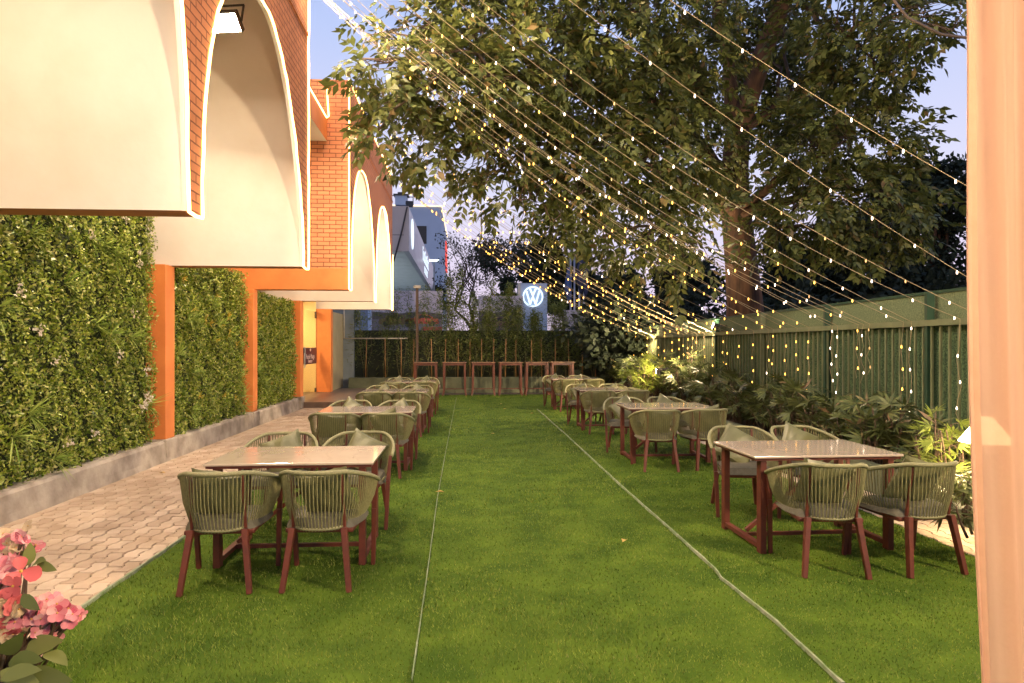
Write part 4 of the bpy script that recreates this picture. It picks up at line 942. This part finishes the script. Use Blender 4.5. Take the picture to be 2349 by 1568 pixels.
# overhead black service cables
for (pts, lb) in (([P(2020, -40, 9), P(2080, 40, 9), P(2160, 80, 9), P(2240, 90, 9)], 'dark overhead cable crossing the upper branches'), ([P(1750, 430, 17), P(1900, 462, 17), P(2050, 478, 17), P(2160, 470, 17), P(2260, 458, 17)], 'thick sagging cable running in front of the dark trees')):
    m = MB(); m.tube(resample(pts, 14), 0.018, 6); tag(m.build('overhead_cable', mat('cable', (0.12, 0.085, 0.06), (0.1, 0.07, 0.05), 8, 0.6), smooth=True), lb, 'cable')

# ------------------------------------------------------------------ street beyond the back wall
def box_thing(name, label, cat, corners, material, parent=None): pass
# showroom canopy with fascia
X0 = -3.2; zA, zB = 9.55, 7.0; yA, yB = 39.7, 70.0
SRM = tag(empty('car_showroom', (-8, 40, 0)), 'grey car showroom with overhanging metallic fascia beyond the back wall', 'showroom')
SINV = Matrix.Translation((8, -40, 0))
def sp(m, name, mt, parent=None):
    o = m.build(name, mt); o.parent = SRM; o.matrix_parent_inverse = SINV; return o
m = MB(); m.box(-22, X0, yA, yB, zB, zA); fas = sp(m, 'fascia', mat('metal_fascia', (0.46, 0.46, 0.52), (0.33, 0.33, 0.38), 0.8, 0.35, metal=0.3, sc=(1, .4, 3)))
m = MB(); m.box(-22, X0 - 0.02, yA - 0.05, yA - 0.003, zB, zA + 0.05); sp(m, 'front_cladding', M_CLAD)
m = MB(); m.box(-22, X0 - 0.3, yA - 0.056, yA - 0.052, 7.92, 7.95); sp(m, 'panel_joint', M_BLACK)
m = MB(); m.box(-21, -9.5, yA + 1.5, yB - 2, 0, zB - 0.02); sp(m, 'glazed_wall', mat('showroom_glass', (0.10, 0.14, 0.15), (0.07, 0.10, 0.11), 0.3, 0.12))
m = MB()
for k in range(14): m.box(-20, X0 - 0.4, yA + 0.6 + k * 2.1, yA + 0.9 + k * 2.1, zB - 0.03, zB - 0.005)
sp(m, 'soffit_battens', mat('soffit_panel', (0.62, 0.68, 0.68), (0.55, 0.60, 0.60), 2, 0.4))
m = MB(); m.box(-20, X0 - 0.3, yA + 0.05, yB - 0.1, zB - 0.018, zB - 0.003); sp(m, 'soffit', MATS['soffit_panel'])
m = MB(); m.box(-9, -5.6, 41.2, 66, 0.2, 0.35); sp(m, 'added_soffit_light', glow('added_soffit_light', (0.86, 0.95, 1.0), 1.4))  # added glowing box on the ground, out of view, brightens the soffit
def emblem(parent, M, r, mt, thick=0.06):
    m = MB(); n = 40; a, b = r, r * 0.87
    for j in range(n):
        t0, t1 = 2 * PI * j / n, 2 * PI * (j + 1) / n
        m.prism([(a * math.cos(t0), a * math.sin(t0)), (a * math.cos(t1), a * math.sin(t1)), (b * math.cos(t1), b * math.sin(t1)), (b * math.cos(t0), b * math.sin(t0))], M, thick)
    def stroke(x0, z0, x1, z1, w):
        m.prism([(r * (x0 - w), r * z0), (r * (x0 + w), r * z0), (r * (x1 + w), r * z1), (r * (x1 - w), r * z1)], M, thick)
    stroke(-0.30, 0.80, 0.0, 0.10, 0.085); stroke(0.30, 0.80, 0.0, 0.10, 0.085)
    stroke(-0.62, 0.52, -0.27, -0.72, 0.085); stroke(0.62, 0.52, 0.27, -0.72, 0.085); stroke(-0.27, -0.72, 0.0, -0.02, 0.075); stroke(0.27, -0.72, 0.0, -0.02, 0.075)
    o = m.build('emblem', mt, parent); return o
em = emblem(None, Matrix.Translation((X0 + 0.02, 41.9, 8.35)) @ Matrix.Rotation(PI / 2, 4, 'Z'), 0.92, G_EMBLEM, -0.03); em.parent = fas
for (y_, z_, w_, h_) in [(52.5 + k * 0.95, 8.15, 0.5, 0.75 if k % 3 else 1.0) for k in range(9)] + [(54.5 + k * 1.0, 7.35, 0.55, 0.5) for k in range(5)]:
    m = MB(); m.box(X0 + 0.01, X0 + 0.03, y_, y_ + 0.12, z_, z_ + h_); m.box(X0 + 0.01, X0 + 0.03, y_ + 0.121, y_ + w_, z_ + h_ - 0.13, z_ + h_); m.box(X0 + 0.01, X0 + 0.03, y_ + 0.121, y_ + w_, z_, z_ + 0.12); m.build('sign_letter', G_EMBLEM, fas)
# blue-grey tower block
c0, c1 = P(880, 475, 92), P(1013, 475, 92)
TB = tag(empty('tower_block', (c1.x, c1.y, 0)), 'plain blue-grey block with lit roofline and red side sign', 'building'); ti = Matrix.Translation((-c1.x, -c1.y, 0))
def tb(m, name, mt): o = m.build(name, mt); o.parent = TB; o.matrix_parent_inverse = ti; return o
m = MB(); m.box(c0.x - 6, c1.x, c1.y, c1.y + 26, 0, c1.z); tb(m, 'wall', M_GREY)
wp = P(965, 540, 92); m = MB(); m.box(wp.x - .8, wp.x + .8, c1.y - 0.06, c1.y + 0.1, wp.z - 1.2, wp.z + 1.2); tb(m, 'window', M_BLACK)
m = MB(); m.tube([(c0.x - 6, c1.y - 0.1, c1.z + 0.08), (c1.x, c1.y - 0.1, c1.z + 0.08), (c1.x + 0.1, c1.y + 26, c1.z + 0.08)], 0.10, 5); tb(m, 'light_strip', glow('roofline', (1, 0.75, 0.45), 1.6, False))
m = MB(); m.box(c1.x + 0.02, c1.x + 0.2, c1.y + 17, c1.y + 23, c1.z - 6.5, c1.z - 2); tb(m, 'red_sign', G_RED)
wt = P(921, 473, 88)
o = tag(empty('water_tank', tuple(wt)), 'square rooftop water tank with pipes above the showroom', 'water tank')
m = MB(); m.box(-0.75, 0.75, -0.75, 0.75, 0, 1.2); m.build('tank', M_GREY, o); m = MB(); m.box(-0.95, 0.95, -0.9, 0.9, 1.2, 1.38); m.box(-0.45, 0.45, -0.4, 0.4, 1.38, 1.7); m.build('lid', M_BLACK, o)
m = MB(); m.tube([(0.7, -0.3, 1.1), (1.5, -0.3, 1.1), (1.5, -0.3, 0.3), (0.9, -0.3, 0.3)], 0.07, 6); m.tube([(-0.7, -0.3, 1.25), (-1.6, -0.3, 1.25)], 0.06, 6); m.build('pipe', M_BLACK, o)
m = MB(); wt = P(948, 473, 80); m.tube([(0, 0, 0), (0, 0, 1.9)], 0.04, 5); m.box(-0.12, 0.12, -0.05, 0.05, 1.7, 1.9); o = m.build('rooftop_antenna', M_BLACK, loc=tuple(wt)); tag(o, 'thin antenna mast on the roof beside the water tank', 'antenna')
fl = P(939, 470, 39.5); o = floodlight((fl.x, fl.y, fl.z), (fl.x - 1, fl.y + 6, fl.z - 1.5), 'dark unlit floodlight on the showroom roof corner', 0.4, 0.35, M_GREY, 'showroom floodlights')
m = MB(); m.tube([P(934, 475, 39.2), P(922, 530, 39.2), P(903, 600, 39.2)], 0.05, 6); tag(m.build('drain_pipe', M_BLACK), 'thin dark cable slanting down the showroom cladding', 'cable')
# hoardings with printed cars
def car(parent, cx, cz, L, col, y, flip=1, name='car_picture'):
    Mx = Matrix.Translation((cx, y, cz)) @ Matrix.Diagonal((flip * L, 1, L, 1))
    m = MB(); m.prism([(-.5, .06), (-.5, .16), (-.42, .20), (-.28, .22), (-.14, .315), (.02, .335), (.20, .315), (.36, .225), (.48, .20), (.5, .12), (.49, .05)], Mx, -0.012); o = m.build(name, col, parent)
    m = MB(); m.prism([(-.24, .22), (-.12, .30), (.02, .318), (.16, .30), (.29, .225)], Mx @ Matrix.Translation((0, -.014, 0)), -0.004)
    for wx in (-.31, .31):
        m.prism([(wx + .075 * math.cos(2 * PI * j / 16), .06 + .075 * math.sin(2 * PI * j / 16)) for j in range(16)], Mx @ Matrix.Translation((0, -.014, 0)), -0.006)
    m.build('car_detail', mat('print_black', (0.035, 0.032, 0.035), (0.03, 0.027, 0.03), 4, 0.5), parent)
def hoarding(x0, y0, x1, Y, label, ground=None):
    a, b = PY(x0, y0, Y), PY(x1, y0, Y)
    o = tag(empty('hoarding', ((a.x + b.x) / 2, Y, 0)), label, 'billboard', 'printed hoardings beyond the back wall')
    w = (b.x - a.x) / 2; h = a.z
    m = MB(); m.box(-w, w, 0, 0.12, 0.6, h); m.build('panel', mat('hoarding_print', (0.62, 0.545, 0.57), (0.56, 0.49, 0.51), 0.5, 0.6), o)
    for sx in (-0.9, 0.9):
        m = MB(); m.box(sx * w - 0.06, sx * w + 0.06, 0.122, 0.24, -0.06, h - 0.2); m.build('post', M_STEEL, o)
    return o, w, h
H1, w1, h1 = hoarding(852, 667, 1016, 31, 'car poster hoarding showing a red car and a yellow-brown one')
m = MB(); m.box(-w1 + 0.03, w1 - 0.03, -0.004, -0.001, 2.06, 2.75); m.build('printed_road', mat('print_road', (0.22, 0.20, 0.215), (0.19, 0.175, 0.185), 1.0, 0.6), H1)
m = MB(); m.prism([(-w1 + .03, 2.751), (w1 - .03, 2.751), (w1 - .03, 3.0), (w1 * .4, 3.12), (-w1 * .2, 3.02), (-w1 + .03, 3.1)], Matrix.Translation((0, -0.001, 0)), -0.004); m.build('printed_hills', mat('print_hill', (0.13, 0.11, 0.10), (0.10, 0.085, 0.08), 2, 0.6), H1)
car(H1, w1 * 0.42, 2.48, 1.5, mat('print_red', (0.62, 0.07, 0.045), (0.52, 0.06, 0.04), 2, 0.4), -0.006); car(H1, -w1 * 0.30, 2.44, 1.6, mat('print_ochre', (0.19, 0.125, 0.045), (0.15, 0.10, 0.035), 2, 0.4), -0.006, -1)
m = MB(); m.box(w1 * 0.44, w1 * 0.97, -0.01, -0.005, 2.20, 2.42); m.build('printed_banner', mat('print_red2', (0.42, 0.06, 0.05), (0.36, 0.05, 0.04), 2, 0.4), H1)
text('journeys', 0.26, (-w1 * 0.62, -0.008, h1 - 0.36), (PI / 2, 0, 0), H1, 'lettering', mat('print_white', (0.5, 0.47, 0.48), (0.45, 0.42, 0.43), 2, .5))
for k in range(4):
    m = MB(); m.box(-w1 * 0.55, w1 * (0.25 - 0.04 * (k % 2)), -0.008, -0.005, 2.16 + k * 0.062, 2.178 + k * 0.062); m.build('small_print', MATS['print_white'], H1)
H2, w2, h2 = hoarding(1097, 679, 1200, 32, 'mauve car poster hoarding half hidden by the middle bamboo')
m = MB(); m.prism([(-w2 + .03, 2.1), (w2 - .03, 2.1), (w2 - .03, 3.05), (w2 * .3, 3.2), (-w2 * .3, 3.12), (-w2 + .03, 3.2)], Matrix.Translation((0, -0.001, 0)), -0.004); m.build('printed_hills', MATS['print_hill'], H2)
car(H2, 0, 2.4, 1.5, mat('print_brown', (0.17, 0.10, 0.06), (0.13, 0.08, 0.05), 2, 0.4), -0.006, -1)
H3, w3, h3 = hoarding(1290, 712, 1347, 33, 'small plain pale hoarding below the flagpoles')
# emblem pylon
a, b = P(1189, 650, 37), P(1256, 650, 37); w = (b.x - a.x) / 2
o = tag(empty('sign_pylon', ((a.x + b.x) / 2, a.y, 0)), 'tall blue-grey sign pylon with glowing round emblem', 'sign')
m = MB(); m.box(-w, w, 0, 0.7, 0, a.z); m.build('panel', M_GREY, o); m = MB(); m.box(-w - 0.02, -w + 0.12, -0.03, 0.72, 0, a.z + .02); m.build('edge_trim', M_STEEL, o)
ce = P(1222.5, 681, 37); emblem(o, Matrix.Translation((ce.x - (a.x + b.x) / 2, -0.01, ce.z)), 0.56, G_EMBLEM, -0.08)
# flagpoles
for i, (x, fl_) in enumerate(((1308.8, 1), (1317.5, 0), (1328.5, 1), (1339.5, 1))):
    b = P(x, 715, 45); t = P(x, 572 + 6 * (i % 2), 45)
    o = tag(empty('flagpole', (b.x, b.y, 0)), ['flagpole with furled blue flag, nearest the emblem pylon', 'bare steel flagpole, second from the emblem pylon', 'flagpole with dark furled flag, third from the emblem pylon', 'flagpole with dark furled flag, farthest from the emblem pylon'][i], 'flagpole', 'flagpoles by the street')
    m = MB(); m.tube([(0, 0, 0), (0, 0, t.z)], [0.075, 0.055], 8); m.build('pole', M_STEEL, o, True)
    if fl_:
        m = MB(); pts = [(0.06 + 0.05 * math.sin(k * 1.1), -0.06, t.z - 0.4 - k * 0.32) for k in range(9)] if i else [(-0.14 + 0.05 * math.sin(k * 1.1), -0.06, t.z - 1.2 - k * 0.30) for k in range(9)]
        m.tube(pts, [0.10, 0.17, 0.21, 0.23, 0.21, 0.24, 0.2, 0.16, 0.06], 7); m.build('flag', mat('blue_flag', (0.07, 0.13, 0.28), (0.04, 0.08, 0.18), 5, 0.7) if i == 0 else mat('dark_flag', (0.045, 0.055, 0.10), (0.03, 0.035, 0.06), 5, 0.7), o, True)
sl_ = P(996, 600, 58); o = tag(empty('street_lamp', (sl_.x, sl_.y, 0)), 'street lamp with small bright white head in front of the tower block', 'street lamp')
m = MB(); m.tube([(0, 0, 0), (0, 0, sl_.z)], 0.07, 6); m.build('pole', M_STEEL, o); m = MB(); m.box(-0.42, 0.42, -0.15, 0.15, sl_.z, sl_.z + 0.14); m.build('lamp_head', glow('street_head', (0.85, 0.95, 1), 3), o)

# ------------------------------------------------------------------ things near the camera
# sheer curtain at the edge of the seating tent
def sheer():
    m_, nt, N, b = nodes_of('sheer_peach_cloth')
    tr = N.new('ShaderNodeBsdfTransparent'); tl = N.new('ShaderNodeBsdfTranslucent'); mx1 = N.new('ShaderNodeMixShader'); mx2 = N.new('ShaderNodeMixShader')
    n = noise_node(nt, 30, 3, sc=(1, 1, 0.04)); r = ramp_node(nt, n.outputs['Fac'], [(0.25, (0.84, 0.53, 0.355)), (0.75, (0.87, 0.565, 0.39))])
    n3 = noise_node(nt, 5, 5, 0.6, sc=(1.6, 1.6, 0.9)); bp = N.new('ShaderNodeBump'); bp.inputs['Strength'].default_value = 0.45; bp.inputs['Distance'].default_value = 0.03
    nt.links.new(n3.outputs['Fac'], bp.inputs['Height']); nt.links.new(bp.outputs[0], b.inputs['Normal'])
    nt.links.new(r.outputs[0], b.inputs['Base Color']); nt.links.new(r.outputs[0], tl.inputs[0]); b.inputs['Roughness'].default_value = 0.7; b.inputs['Specular IOR Level'].default_value = 0.2
    tr.inputs[0].default_value = (0.95, 0.80, 0.68, 1); mx1.inputs[0].default_value = 0.5; mx2.inputs[0].default_value = 0.015
    nt.links.new(b.outputs[0], mx1.inputs[1]); nt.links.new(tl.outputs[0], mx1.inputs[2]); nt.links.new(mx1.outputs[0], mx2.inputs[1]); nt.links.new(tr.outputs[0], mx2.inputs[2]); nt.links.new(mx2.outputs[0], N['Material Output'].inputs[0])
    return m_
e0, e1 = P(2214, -30, 1.75), P(2258, 1580, 1.75)
CU = tag(empty('sheer_curtain', (e1.x, e1.y, 0)), 'sheer peach curtain hanging full height beside the camera', 'curtain')
m = MB(); nu, nv = 90, 30; grid = {}
for i in range(nu + 1):
    for j in range(nv + 1):
        u = i / nu; v = j / nv; z = 0.02 + v * 2.75; k = (z - e1.z) / (e0.z - e1.z)
        xe = e1.x + (e0.x - e1.x) * k; ye = e1.y + (e0.y - e1.y) * k
        s = u * 0.80; amp = 0.016 + 0.022 * u
        off = amp * math.sin(s * 62 + 0.8 * math.sin(z * 1.3)) + 0.008 * math.sin(s * 140 + z)
        hem = 0.006 * math.sin(z * 3.1)
        grid[i, j] = (xe + s * 0.93 + hem - e1.x, ye - s * 0.25 + off - e1.y, z)
for i in range(nu):
    for j in range(nv): m.face([grid[i, j], grid[i + 1, j], grid[i + 1, j + 1], grid[i, j + 1]])
cl = m.build('cloth', sheer(), CU, True)
hm = MB()
for i in range(2):
    for j in range(nv): hm.face([Vector(grid[q]) + Vector((0.001, -0.004, 0)) for q in ((i, j), (i + 1, j), (i + 1, j + 1), (i, j + 1))])
hm.build('hem', mat('hem_cloth', (0.70, 0.42, 0.275), (0.65, 0.385, 0.25), 30, 0.8), CU, True)
import bmesh
bmm = bmesh.new(); bmm.from_mesh(cl.data); bmesh.ops.remove_doubles(bmm, verts=bmm.verts, dist=1e-5); bmm.to_mesh(cl.data); bmm.free()
m = MB(); m.tube([(-0.05, 0, 2.78), (0.85, -0.22, 2.78)], 0.015, 8); m.build('curtain_rod', M_STEEL, CU)
# tent lamp that lights the curtain and the near turf
TL = tag(empty('tent_lamp', (0.8, -0.8, 2.85)), 'warm globe lamp hanging behind the viewpoint', 'lamp')
m = MB(); m.lathe([(0.0, -0.14), (0.08, -0.115), (0.13, -0.05), (0.135, 0.02), (0.09, 0.10), (0.03, 0.13)], n=20); m.build('globe', glow('tent_globe', (1.0, 0.69, 0.40), 600), TL, True)
m = MB(); m.tube([(0, 0, 0.13), (0, 0, 1.2)], 0.006, 5); m.build('cord', M_BLACK, TL)

# artificial flowers at the lower corner
M_PINK = leafmat('pink_petal', [(0, (0.44, 0.060, 0.110)), (0.5, (0.56, 0.19, 0.23)), (1, (0.68, 0.40, 0.40))], 0.6, 0.3, 0.2)
M_CORAL = leafmat('coral_petal', [(0, (0.46, 0.075, 0.09)), (1, (0.54, 0.15, 0.15))], 0.6, 0.3, 0.2)
M_CREAM = leafmat('cream_petal', [(0, (0.46, 0.34, 0.20)), (1, (0.56, 0.45, 0.31))], 0.6, 0.3, 0.2)
M_FLEAF = leafmat('flower_leaf', [(0, (0.05, 0.075, 0.02)), (1, (0.14, 0.16, 0.045))], 0.45, 0.25)
FB = P(-60, 1568, 1.25)
FA = tag(empty('flower_arrangement', (FB.x, FB.y, 0)), 'pink and cream artificial flower arrangement in the lower corner by the path', 'flowers')
finv = Matrix.Translation((-FB.x, -FB.y, 0))
m = MB(); m.lathe([(0.16, 0.0), (0.15, 0.03), (0.03, 0.06), (0.025, 0.70), (0.09, 0.78), (0.11, 0.86)], n=20); m.build('stand', mat('gold_stand', (0.5, 0.33, 0.12), (0.42, 0.27, 0.1), 8, 0.3, metal=0.8), FA, True)
def petal_flower(c, r, ax, material, petals=5, name='blossom', layers=1):
    ax = Vector(ax).normalized(); u = ax.orthogonal().normalized(); v = ax.cross(u); m = MB()
    for ly in range(layers):
        for k in range(petals):
            a = 2 * PI * k / petals + random.uniform(-.15, .15) + ly * 0.6; d = u * math.cos(a) + v * math.sin(a); s = ax.cross(d); rr = r * random.uniform(0.85, 1.1) * (1 - 0.25 * ly); lift = 0.35 + 0.35 * ly
            rows = []
            for t, w, z in ((0.05, 0.10, 0.0), (0.35, 0.42, 0.12), (0.65, 0.58, 0.28), (0.88, 0.42, 0.30), (1.0, 0.12, 0.24)):
                cc = c + d * (rr * t) + ax * (rr * z * lift * 2.2); rows.append([cc - s * (rr * w * 0.8) + ax * rr * 0.10, cc, cc + s * (rr * w * 0.8) + ax * rr * 0.10])
            for p, q in zip(rows[:-1], rows[1:]):
                for i in range(2): m.face([p[i], p[i + 1], q[i + 1], q[i]])
    m.v = [tuple(Vector(x) - FB + Vector((0, 0, FB.z))) for x in m.v]
    o = m.build(name, material, FA, True)
    bmm = bmesh.new(); bmm.from_mesh(o.data); bmesh.ops.remove_doubles(bmm, verts=bmm.verts, dist=1e-5); bmm.to_mesh(o.data); bmm.free()
    m = MB(); cc = c + ax * r * 0.12; m.lathe([(0, r * .12), (r * .1, r * .06), (r * .1, -r * .05)], tuple(cc - FB + Vector((0, 0, FB.z))), 6); m.build('flower_eye', M_YELC, FA)
M_YELC = mat('flower_eye_yellow', (0.55, 0.35, 0.06), (0.4, 0.2, 0.04), 40, 0.7)
tocam = (Vector((0, 0, CAMH)) - P(60, 1400, 1.25)).normalized()
def rv(s): return Vector((random.uniform(-s, s), random.uniform(-s, s), random.uniform(-s, s)))
stem_pts = []
FL = [(48, 1312, 1.22, .030, M_CORAL, 3, 1), (32, 1345, 1.20, .022, M_CORAL, 4, 1)]
for _ in range(46): FL.append((random.gauss(95, 38), 0, 1.22 + random.uniform(-.03, .05), random.uniform(.012, .018), M_PINK, 5, 1))
for k_ in range(2, 48): x_, *r_ = FL[k_]; FL[k_] = (x_, 1412 + random.gauss(0, 22) + (60 - abs(x_ - 95)) * 0.12, *r_[1:])
for _ in range(12): FL.append((random.uniform(0, 85), random.gauss(1245, 16), 1.27, random.uniform(.010, .016), random.choice([M_PINK, M_PINK, M_CREAM]), 6, 1))
for _ in range(9): FL.append((random.uniform(-15, 40), random.uniform(1225, 1290), 1.27, random.uniform(.014, .020), random.choice([M_CREAM, M_CREAM, M_PINK]), 8, 2))
for _ in range(13): FL.append((random.uniform(-15, 45), random.uniform(1375, 1475), 1.2, random.uniform(.015, .022), random.choice([M_CREAM, M_CREAM, M_CREAM, M_CORAL]), 8, 2))
for x_, y_ in ((92, 1478), (112, 1462), (88, 1497), (150, 1405), (176, 1404), (168, 1420), (160, 1398), (182, 1412)): FL.append((x_, y_, 1.22, .013, M_PINK, 5, 1))
for _ in range(7): FL.append((random.uniform(-10, 30), random.uniform(1290, 1370), 1.24, random.uniform(.018, .026), M_PINK, 6, 1))
for (x, y, d, r, mt, pe, ly) in FL:
    c = P(x, y, d); petal_flower(c, r, tocam + rv(0.75), mt, pe, 'blossom', ly); stem_pts.append(c)
m = MB()
for c in stem_pts:
    root = Vector((FB.x, FB.y, 0.84)); q, qs = limb(root, c, 0.004, 0.002, 0.3, 7); m.tube([p - Vector((FB.x, FB.y, 0)) for p in q], qs, 4)
m.build('stems', mat('flower_stem', (0.06, 0.035, 0.02), (0.05, 0.03, 0.015), 9, .6), FA)
lb, ld, ll = [], [], []
for (x, y, d, dx, dz, L) in [(75, 1300, 1.24, .7, .5, .07), (85, 1290, 1.24, .9, -.4, .06), (60, 1300, 1.24, .2, .8, .07), (50, 1365, 1.2, .8, -.5, .07), (60, 1490, 1.2, .9, .3, .11), (100, 1500, 1.2, 1, -.1, .09), (20, 1520, 1.15, .9, .2, .10), (0, 1540, 1.12, 1, -.4, .10), (60, 1545, 1.15, 1, -.1, .13), (30, 1480, 1.2, .5, .6, .08), (0, 1500, 1.15, .7, .5, .1), (0, 1560, 1.1, .9, .3, .1), (45, 1275, 1.26, .9, .2, .06)]:
    c = P(x, y, d) - Vector((FB.x, FB.y, 0)); lb.append(c); ld.append(Vector((dx, -0.25 + random.uniform(-.3, .3), dz))); ll.append(L * 0.62)
lb, ld, ll = np.array(lb), np.array(ld), np.array(ll)
np_mesh('leaves', leaf_outline(lb, ld, np.tile([0.1, -0.8, 0.6], (len(lb), 1)) + RNG.normal(0, .35, (len(lb), 3)), ll, ll * 0.5), 12, M_FLEAF, FA)

# fallen leaves on the turf and path
M_FALL = leafmat('fallen_leaf_skin', [(0, (0.42, 0.26, 0.07)), (1, (0.55, 0.36, 0.12))], 0.6, 0.2)
fl = [(1009, 1137, 'curled yellow leaf lying on the near turf seam'), (1078, 943, 'pale fallen leaf near the far end of the left turf seam'), (1150, 930, 'small leaf in the middle of the far lawn'), (1158, 942, 'fallen leaf just below the small one on the far lawn'), (1220, 952, 'fallen leaf on the far lawn by the right seam'),
      (1130, 1000, 'tiny dry leaf mid lawn between the rows'), (1432, 1252, 'lone dry leaf on the turf left of the nearest fence-side table'), (372, 1088, 'yellow leaf lying on the brick path near the kerb')]
for (x, y, lb_) in fl:
    g = gp(x, y); a = random.uniform(0, 6.28); L = 0.10 if y > 1060 else 0.09
    v = leaf_quads(np.array([[-L / 2 * math.cos(a), -L / 2 * math.sin(a), 0.0]]), np.array([[math.cos(a), math.sin(a), 0.12]]), np.array([[0, 0, 1.0]]), np.array([L]), np.array([L * 0.5]), 0.25)
    o = np_mesh('fallen_leaf', v, 4, M_FALL); o.location = (g.x, g.y, 0.034 if x > 400 else 0.012); tag(o, lb_, 'leaf', 'fallen leaves')
